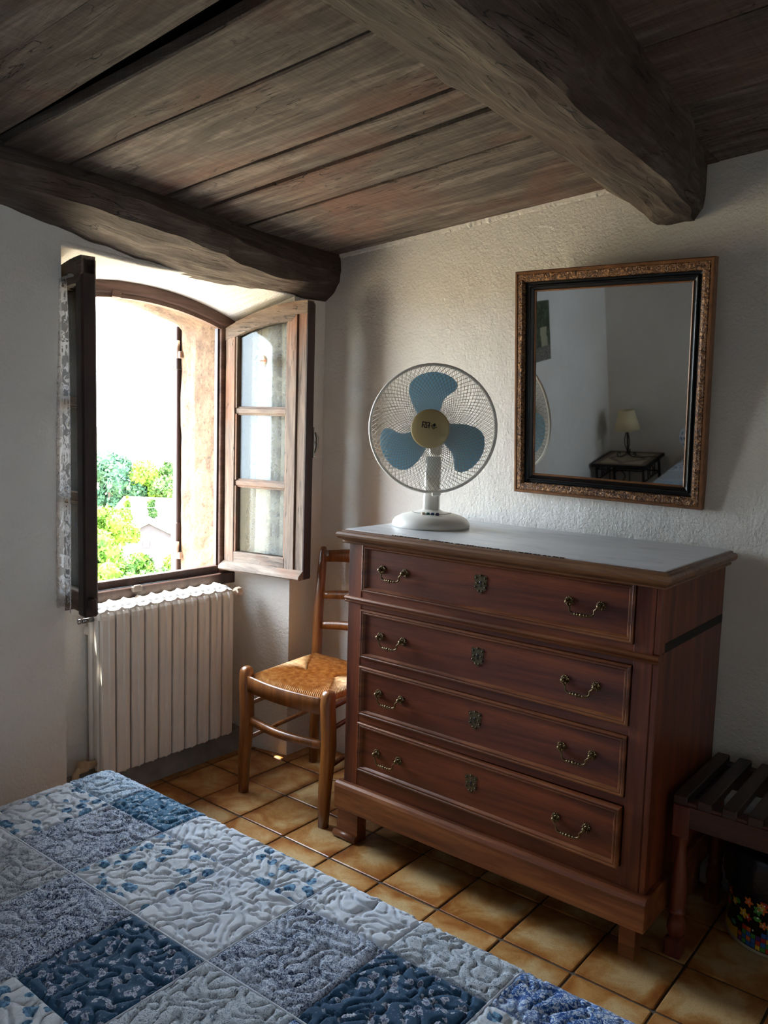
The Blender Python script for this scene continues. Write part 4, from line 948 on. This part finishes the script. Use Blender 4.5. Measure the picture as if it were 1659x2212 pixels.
for ci in range(12):
    for ri in range(11):
        s0, s1 = SL_[ci], SL_[ci + 1]; t0, t1 = TL_[ri], TL_[ri + 1]
        if (ci < 2 or ci > 9) and ri < 2: continue
        fine = 2 <= ci <= 9 and 2 <= ri <= 5; step = .0030 if fine else .013
        nu = max(2, int((s1 - s0) / step)); nv = max(2, int(abs(t1 - t0) / step)); vs = []
        for j in range(nv + 1):
            t = t0 + (t1 - t0) * j / nv
            for i in range(nu + 1):
                s = s0 + (s1 - s0) * i / nu; p, n_ = qpos(s, t)
                b_ = min(i, nu - i) * (s1 - s0) / nu; b_ = min(b_, min(j, nv - j) * abs(t1 - t0) / nv)
                h = relief(s, t, b_) if fine else .005
                if i == 0 or j == 0 or i == nu or j == nv: h = .001
                vs.append(p + n_ * h)
        g = G(); g.add(vs, [(j * (nu + 1) + i, (j + 1) * (nu + 1) + i, (j + 1) * (nu + 1) + i + 1, j * (nu + 1) + i + 1) for j in range(nv) for i in range(nu)], 0, True)
        fab = LAY.get((ci, ri)) or FK[(ci * 5 + ri * 7) % 9]
        mk('patch', g, FAB[fab], QU, label=FLBL[fab], fix=False)
# piping between the blocks
g = G()
for s in (.940, 1.350, 1.760):
    g.tube([qpos(s, t)[0] + qpos(s, t)[1] * .004 for t in np.linspace(-1.05, -3.2, 150)], .0022, 6, cap=False)
for t in (-1.71, -2.15, -2.59): g.tube([qpos(s, t)[0] + qpos(s, t)[1] * .004 for s in np.linspace(.2, 2.5, 150)], .0022, 6, cap=False)
mk('seam_piping', g, FAB['white'], QU)

# ------------------------------------------------------------ head end of the room (seen in the mirror)
def pillow(cx, cy_, cz_, w_, d_, h_, mt, label, tilt):
    g = G(); n, mrow = 40, 24; vs = []; M = Matrix.Translation((cx, cy_, cz_)) @ Matrix.Rotation(R_(tilt), 4, 'X')
    for j in range(mrow + 1):
        v = -1 + 2 * j / mrow
        for i in range(n):
            t = 2 * math.pi * i / n; c_, s_ = math.cos(t), math.sin(t); r = (1 - abs(v) ** 3) ** .5 if abs(v) < 1 else 0
            u = math.copysign(abs(c_) ** .6, c_); q = math.copysign(abs(s_) ** .6, s_)
            k = (1 - .0 * v); pu, pq = u * (1 - .05 * (1 - r)), q * (1 - .05 * (1 - r))
            rr_ = r ** .45; vs.append((pu * w_ / 2 * rr_, pq * d_ / 2 * rr_, v * h_ / 2 + .006 * noise.noise((u * 3, q * 3, v * 2))))
    g.add(vs, [(j * n + i, j * n + (i + 1) % n, (j + 1) * n + (i + 1) % n, (j + 1) * n + i) for j in range(mrow) for i in range(n)], 0, True, M)
    o = mk('pillow', g, mt); return tag(o, label, 'pillow')
pillow(.90, -3.02, .635, .62, .42, .15, FAB['flower'], 'flower-printed pillow leaning at the head of the bed by the nightstand', 38)
pillow(1.66, -3.02, .635, .62, .42, .15, FAB['speck'], 'navy speckled pillow leaning at the head of the bed, away from the nightstand', 38)
TX0, TX1, TY0, TY1, TZ = .015, .405, -3.228, -2.842, .50
NS = thing('nightstand', 'black wrought-iron side table with mosaic tile top beside the bed head', 'side table', ((TX0 + TX1) / 2, (TY0 + TY1) / 2, 0))
IRON = plain('black wrought iron', '#0d0d0e', .5, .3)
g = G(); g.frame([(0, -.02), (0, 0), (.012, .0), (.014, -.004)], TX0, TX1, TY0, TY1, lambda a, b, h: (a, b, TZ + h)); g.box((TX0 + .004, TY0 + .004, TZ - .02), (TX1 - .004, TY1 - .004, TZ - .012)); mk('top_frame', g, IRON, NS)
TAN = plain('brown border tile', '#8a7560', .5, 0, .2, 60); CRM = plain('cream mosaic tile', '#c6b79c', .5, 0, .25, 60)
x0, x1, y0, y1 = TX0 + .014, TX1 - .014, TY0 + .014, TY1 - .014
def tl(P, mt, z=.0):
    g = G(); c_ = sum((Vector((a, b, 0)) for a, b in P), Vector()) / len(P); Q = [(c_.x + (a - c_.x) * .985, c_.y + (b - c_.y) * .985) for a, b in P]; g.extr([(a, b, TZ - .012) for a, b in Q], (0, 0, .0115)); mk('mosaic_tile', g, mt, NS)
bw = .034
for P in (((x0, y0), (x1, y0), (x1 - bw, y0 + bw), (x0 + bw, y0 + bw)), ((x1, y0), (x1, y1), (x1 - bw, y1 - bw), (x1 - bw, y0 + bw)), ((x1, y1), (x0, y1), (x0 + bw, y1 - bw), (x1 - bw, y1 - bw)), ((x0, y1), (x0, y0), (x0 + bw, y0 + bw), (x0 + bw, y1 - bw))): tl(P, TAN)
ix0, ix1, iy0, iy1 = x0 + bw, x1 - bw, y0 + bw, y1 - bw; mx_, my_ = (ix0 + ix1) / 2, (iy0 + iy1) / 2
for sx in (0, 1):
    for sy in (0, 1):
        cx_, cy_ = (ix0, ix1)[sx], (iy0, iy1)[sy]; P = [(cx_, cy_), (mx_, cy_), (cx_, my_)]; tl(P, CRM)
        k = .72; q0 = (mx_ + (mx_ - mx_), cy_); a = Vector((mx_, cy_)); b_ = Vector((cx_, my_)); cc = Vector((mx_, my_))
        tl([tuple(a), tuple(b_), tuple(cc + (b_ - cc) * k), tuple(cc + (a - cc) * k)], TAN); tl([tuple(cc + (a - cc) * k), tuple(cc + (b_ - cc) * k), tuple(cc)], CRM)
lx0, lx1, ly0, ly1 = TX0 + .03, TX1 - .03, TY0 + .03, TY1 - .03
for x in (lx0, lx1):
    for y in (ly0, ly1):
        g = G(); g.box((x - .007, y - .007, 0), (x + .007, y + .007, TZ - .018), .001); mk('leg', g, IRON, NS)
for (a, b_) in (((lx0, ly0), (lx1, ly0)), ((lx1, ly0), (lx1, ly1)), ((lx1, ly1), (lx0, ly1)), ((lx0, ly1), (lx0, ly0))):
    g = G()
    for z in (TZ - .045, TZ - .125): g.tube([(a[0], a[1], z), (b_[0], b_[1], z)], .0045, 6)
    mx, my = (a[0] + b_[0]) / 2, (a[1] + b_[1]) / 2; dx, dy = (b_[0] - a[0]), (b_[1] - a[1]); l = math.hypot(dx, dy); dx /= l; dy /= l
    g.tube([(mx + dx * .038 * math.cos(t * math.pi / 12), my + dy * .038 * math.cos(t * math.pi / 12), TZ - .085 + .038 * math.sin(t * math.pi / 12)) for t in range(25)], .004, 6, cap=False)
    for s in (-1, 1): g.tube([(mx + dx * s * .07, my + dy * s * .07, TZ - .045), (mx + dx * s * .07, my + dy * s * .07, TZ - .125)], .004, 6)
    mk('scrolled_apron', g, IRON, NS)
for z in (.12,):
    for a, b_ in (((lx0, ly0), (lx1, ly1)), ((lx0, ly1), (lx1, ly0))):
        g = G(); g.tube([(a[0], a[1], z), (b_[0], b_[1], z)], .005, 6); mk('stretcher', g, IRON, NS)
LC = (.196, -3.075)
LM = thing('table_lamp', 'table lamp with cream shade and scrolled black iron base on the nightstand', 'lamp', (LC[0], LC[1], TZ))
g = G(); z0 = TZ
for k in range(3):
    t = 2 * math.pi * k / 3 + .4; c_, s_ = math.cos(t), math.sin(t)
    pr = [(.004, .19), (.012, .16), (.020, .125), (.018, .09), (.008, .06), (.004, .045), (.012, .022), (.035, .008), (.058, .006), (.072, .016), (.074, .032), (.062, .040), (.053, .033), (.057, .024)]
    g.tube([(LC[0] + r * c_, LC[1] + r * s_, z0 + z) for r, z in pr], .0035, 7)
g.tube([(LC[0], LC[1], z0 + .02), (LC[0], LC[1], z0 + .21)], .004, 8); mk('base', g, IRON, LM)
g = G(); g.lathe([(.088, .196), (.050, .335), (.048, .335), (.086, .196)], c=(LC[0], LC[1], z0), n=40); mk('lamp_shade', g, plain('cream fabric shade', '#d9cda6', .8), LM)
g = G(); g.lathe([(.014, .20), (.016, .215), (.014, .24), (.022, .27), (.0, .30)], c=(LC[0], LC[1], z0), n=16); mk('bulb', g, plain('white bulb', '#e8e6e0', .3), LM)
g = G(); g.tube([(LC[0] + .03, LC[1], z0 + .004), (LC[0] + .09, LC[1] + .03, z0 + .006), (LC[0] + .15, LC[1] + .01, z0 + .010), (LC[0] + .195, LC[1] - .01, z0 + .006), (LC[0] + .222, LC[1] - .01, z0 - .04), (LC[0] + .228, LC[1] - .01, z0 - .2), (LC[0] + .23, LC[1] - .02, z0 - .45)], .0028, 6); mk('power_cord', g, IRON, LM)
def mk_pic():
    mt, nt, b = newmat('photographic print of trees, path and stone wall', .35); v = coords(nt); sx = nd(nt, 'SeparateXYZ'); nt.links.new(v, sx.inputs[0]); z = sx.outputs[2]
    tr = ramp(nt, nz(nt, v, 26, 5, .7), [(.35, '#0f150f'), (.5, '#2c3a24'), (.62, '#59693f'), (.75, '#9fb2b4')])
    st = ramp(nt, nz(nt, coords(nt, (1, 1, 2)), 110, 3, .6), [(.4, '#24221f'), (.6, '#8d877c')]); mz = mth(nt, 'GREATER_THAN', z, .085)
    c = mix(nt, mz, st, tr); sk = ramp(nt, mth(nt, 'ADD', mth(nt, 'MULTIPLY', z, 2.2), mth(nt, 'MULTIPLY', nz(nt, v, 12, 4), .8)), [(1.0, 0.0), (1.0, 0.0)])
    pth = mth(nt, 'MULTIPLY', mth(nt, 'LESS_THAN', mth(nt, 'ABSOLUTE', mth(nt, 'ADD', sx.outputs[1], mth(nt, 'MULTIPLY', nz(nt, v, 8), .08))), .045), mth(nt, 'LESS_THAN', z, .2))
    setc(nt, b, mix(nt, mth(nt, 'MULTIPLY', mth(nt, 'MULTIPLY', pth, mz), .7), c, '#b5ad92')); return mt
g = G(); g.box((.0, -2.325, 1.315), (.006, -2.065, 1.672), .001, M=Matrix.Translation((0, -2.19, 1.49)) @ Matrix.Rotation(R_(2), 4, 'X') @ Matrix.Translation((0, 2.19, -1.49)))
o = mk('picture', g, mk_pic(), loc=(.003, -2.20, 1.315)); tag(o, 'unframed landscape print of trees and a stone wall on the left wall', 'picture')

# ------------------------------------------------------------ outside the window
GR = plain('dry grass ground', '#b5a282', .95, 0, .4, .3)
g = G(); g.box((-260, -160, -14), (-25, 240, -13)); g.box((-25.1, -60, -14), (-8, 80, -9.5)); mk('ground', g, GR, loc=(-130, 30, -13), kind='structure')
def leafmat(name, a, b_, c_):
    mt, nt, b = newmat(name, .7); v = coords(nt); setc(nt, b, ramp(nt, nz(nt, v, 1.1, 4, .7), [(.3, a), (.5, b_), (.7, c_)]))
    b.inputs['Specular IOR Level'].default_value = .2; return mt
LF = [leafmat('mid green leaves', '#20331a', '#3c5626', '#5d7a32'), leafmat('yellow green leaves', '#33501a', '#5b7c22', '#86a034'), leafmat('blue green leaves', '#1d3328', '#33523a', '#55744a')]
BARK = plain('grey brown bark', '#4a3c30', .9, 0, .3, 8)
def crown_geo(cx, cy_, cz_, rx, rz, nblob, nleaf, size, seed, cone=False):
    rs = np.random.RandomState(seed); B = []
    for k in range(nblob):
        t = rs.uniform(0, 2 * math.pi); h = rs.uniform(-1, 1); rr_ = math.sqrt(max(0, 1 - h * h)) * rs.uniform(.3, .8)
        if cone: rr_ = rs.uniform(0, .5) * (1 - (h + 1) / 2.1)
        B.append((cx + rx * rr_ * math.cos(t), cy_ + rx * rr_ * math.sin(t), cz_ + rz * h * .72, rx * rs.uniform(.28, .45) * ((1.15 - (h + 1) / 2) if cone else 1)))
    B = np.array(B); idx = rs.randint(0, nblob, nleaf); d = rs.normal(size=(nleaf, 3)); d /= np.linalg.norm(d, axis=1)[:, None]; d[:, 2] *= .85
    P = B[idx, :3] + d * (B[idx, 3] * rs.uniform(.75, 1.08, nleaf))[:, None]
    a = rs.normal(size=(nleaf, 3)); a /= np.linalg.norm(a, axis=1)[:, None]; b_ = np.cross(a, d + .3 * rs.normal(size=(nleaf, 3))); b_ /= np.linalg.norm(b_, axis=1)[:, None]; s = size * rs.uniform(.6, 1.3, nleaf)[:, None]
    V = np.stack([P - a * s, P - b_ * s * .5, P + a * s, P + b_ * s * .5], 1).reshape(-1, 3)
    F = np.arange(nleaf * 4).reshape(-1, 4); g = G(); g.v = V.tolist(); g.f = F.tolist(); g.m = [0] * nleaf; g.s = [False] * nleaf
    for q in B: g.lathe([(0, -1), (.6, -.75), (.95, 0), (.6, .75), (0, 1)], n=8, M=Matrix.Translation(q[:3]) @ Matrix.Diagonal((q[3] * .82, q[3] * .82, q[3] * .78, 1)))
    return g
def tree(x, y, ztop, zb, rx, rz, mt, seed, label, nleaf=2600, size=.3, cone=False, name='tree', group='trees outside the window'):
    T = thing(name, label, 'tree' if name == 'tree' else 'bush', (x, y, zb), 0, group)
    mk('crown', crown_geo(x, y, ztop - rz, rx, rz, 16, nleaf, size, seed, cone), mt, T, fix=False)
    g = G(); g.tube([(x, y, zb), (x + .15, y, (zb + ztop) / 2 - .5), (x, y + .1, ztop - rz)], [rx * .11, rx * .08, rx * .04], 8); mk('trunk', g, BARK, T)
tree(-103, 66, -3.6, -13, 5.2, 4.6, LF[2], 1, 'tallest rounded green tree outside, behind the low houses', 5200, .38)
tree(-97, 73, -4.6, -13, 5.0, 4.2, LF[0], 2, 'rounded green tree outside the window beside the stone reveal', 5200, .38)
tree(-108, 60, -5.0, -13, 4.6, 3.8, LF[0], 3, 'rounded green tree outside seen past the dark sash edge', 4200, .38)
tree(-118, 52, -5.0, -13, 6.5, 4.5, LF[2], 4, 'wide green tree outside seen through the left lace curtain', 3600, .42)
tree(-90, 81, -4.0, -13, 6, 4.5, LF[0], 5, 'green tree outside hidden mostly behind the right reveal', 2600, .42)
tree(-100, 69.5, -5.0, -13, 4.2, 4.0, LF[1], 12, 'light green tree between the two rounded trees outside', 4200, .36)
tree(-93, 78, -5.6, -13, 3.5, 3.2, LF[1], 13, 'light green tree low behind the house roof', 3600, .32)
tree(-47.6, 29.2, -4.6, -12, 1.9, 1.6, LF[1], 6, 'yellow-green bushy tree left of the gabled shed', 3000, .16)
tree(-48.2, 31.0, -5.0, -12, 1.5, 1.4, LF[1], 14, 'yellow-green rounded bushy tree between the shed roof and the tall trees', 2600, .15)
tree(-50.0, 31.6, -4.9, -12, 1.5, 1.4, LF[1], 7, 'yellow-green bushy tree just behind the gabled shed', 2600, .15)
tree(-57.5, 40.4, -4.3, -13, 1.0, 2.0, LF[0], 8, 'slim conical cypress behind the gabled shed', 2200, .16, True)
tree(-60.5, 40.0, -5.0, -13, 1.0, 1.8, LF[1], 18, 'small pointed conifer beside the slim cypress', 1800, .16, True)
BS = [(-22.0, 14.3, -3.28, 1.0, 1), (-21.1, 15.3, -3.32, 1.0, 1), (-22.6, 13.2, -2.55, 1.35, 1), (-21.5, 14.6, -3.0, 1.2, 0), (-20.8, 15.7, -3.0, 1.2, 1), (-23.5, 12.0, -2.8, 1.4, 1), (-20.0, 12.2, -3.35, 1.3, 1), (-19.0, 13.3, -3.3, 1.2, 0), (-18.2, 14.2, -3.35, 1.2, 1), (-25.2, 10.6, -2.4, 1.6, 0), (-21.5, 10.6, -3.0, 1.4, 1), (-17.4, 11.0, -3.6, 1.4, 1)]
BL = ['just left of centre below the shed', 'just right of centre below the shed', 'nearest the sash edge', 'below the shed wall', 'beside the shutter edge', 'behind the lower lace curtain', 'in the lower left of the view', 'in the lower middle of the view', 'in the lower right above the sill', 'far left behind the lace', 'low behind the lace curtain', 'lowest, just above the window sill']
for i, (x, y, zt, r, k) in enumerate(BS):
    tree(x, y, zt, -9.5, r, r * .95, LF[1] if k else LF[0], 30 + i, ('bright yellow-green' if k else 'mid green') + ' leafy bush outside, ' + BL[i], 4200, .10, False, 'bush', 'bushes below the window')
TILE_R = plain('sunbleached grey roof tiles', '#6b6866', .8, 0, .2, 2); WALLO = plain('pale rendered wall', '#3f3b3c', .9, 0, .15, 1.5); WALLC = plain('cream far wall', '#857d70', .9); RED = plain('terracotta eave', '#a5583c', .8); DK = plain('dark window opening', '#5e5a5c', .6)
def gable_house(name, label, cx, cy_, zb, ze, zr, w_, l_, ang, wins=()):
    T = thing(name, label, 'house', (cx, cy_, zb)); M = Matrix.Translation((cx, cy_, 0)) @ Matrix.Rotation(ang, 4, 'Z')
    g = G(); g.extr([(-w_ / 2, 0, zb), (w_ / 2, 0, zb), (w_ / 2, 0, ze), (0, 0, zr), (-w_ / 2, 0, ze)], (0, l_, 0), M=M); mk('wall', g, WALLO, T)
    sl = (zr - ze) / (w_ / 2); o = .35
    for s in (-1, 1):
        g = G(); g.extr([(0, -.25, zr + .02), (s * (w_ / 2 + o), -.25, ze - sl * o + .02), (s * (w_ / 2 + o), -.25, ze - sl * o + .16), (0, -.25, zr + .16)], (0, l_ + .5, 0), M=M); mk('roof_slope', g, TILE_R, T)
    for (x, z, ww, hh) in wins:
        g = G(); g.box((x - ww / 2, -.06, z), (x + ww / 2, .02, z + hh), M=M); mk('window', g, DK, T)
    return T, M
a = math.atan2(3.4, 2.4)
gable_house('shed', 'small grey gabled outbuilding with pale roof below the window view', -54.1, 37.7, -13, -8.15, -7.05, 4.3, 7.5, a, [(-.2, -9.0, .5, .5)])
T, M = gable_house('house', 'low house with a pale roof and reddish eave behind the gabled shed', -76.5, 60.5, -13, -10.2, -8.1, 9, 9, a + 1.15, [(-2.5, -11.8, .9, .8), (.5, -11.8, .9, .8)])
g = G(); g.box((-4.9, -.4, -10.55), (4.9, -.25, -10.35), M=M); mk('eave_board', g, RED, T)
g = G(); g.box((1.2, 3, -9.4), (1.8, 3.6, -7.6), M=M); mk('chimney', g, WALLO, T)
T, M = gable_house('church', 'pale building with tower cornice, far off at the left of the view', -190, 114, -13, -2.6, 2.2, 9, 16, a, [])
g = G(); g.box((3.6, -1, -13), (6.2, 2, -2.3), M=M); g.box((3.2, -1.4, -2.3), (6.8, 2.4, -1.8), M=M); mk('tower', g, WALLC, T)
g = G(); g.tube([(-62, 26, -5.3), (-58, 34, -5.95), (-54, 44, -6.0), (-50, 55, -5.4)], .025, 5); tag(mk('overhead_cable', g, plain('pale cable', '#9aa89a', .6)), 'thin overhead cable sagging in front of the far trees', 'cable')
g = G(); g.box((-62.2, 25.8, -13), (-61.8, 26.2, -5.1), .02); tag(mk('cable_pole', g, BARK), 'wooden cable pole outside beyond the left sash', 'pole')
g = G(); g.box((-50.2, 54.8, -13), (-49.8, 55.2, -5.1), .02); tag(mk('cable_pole', g, BARK), 'wooden cable pole outside behind the right reveal', 'pole')
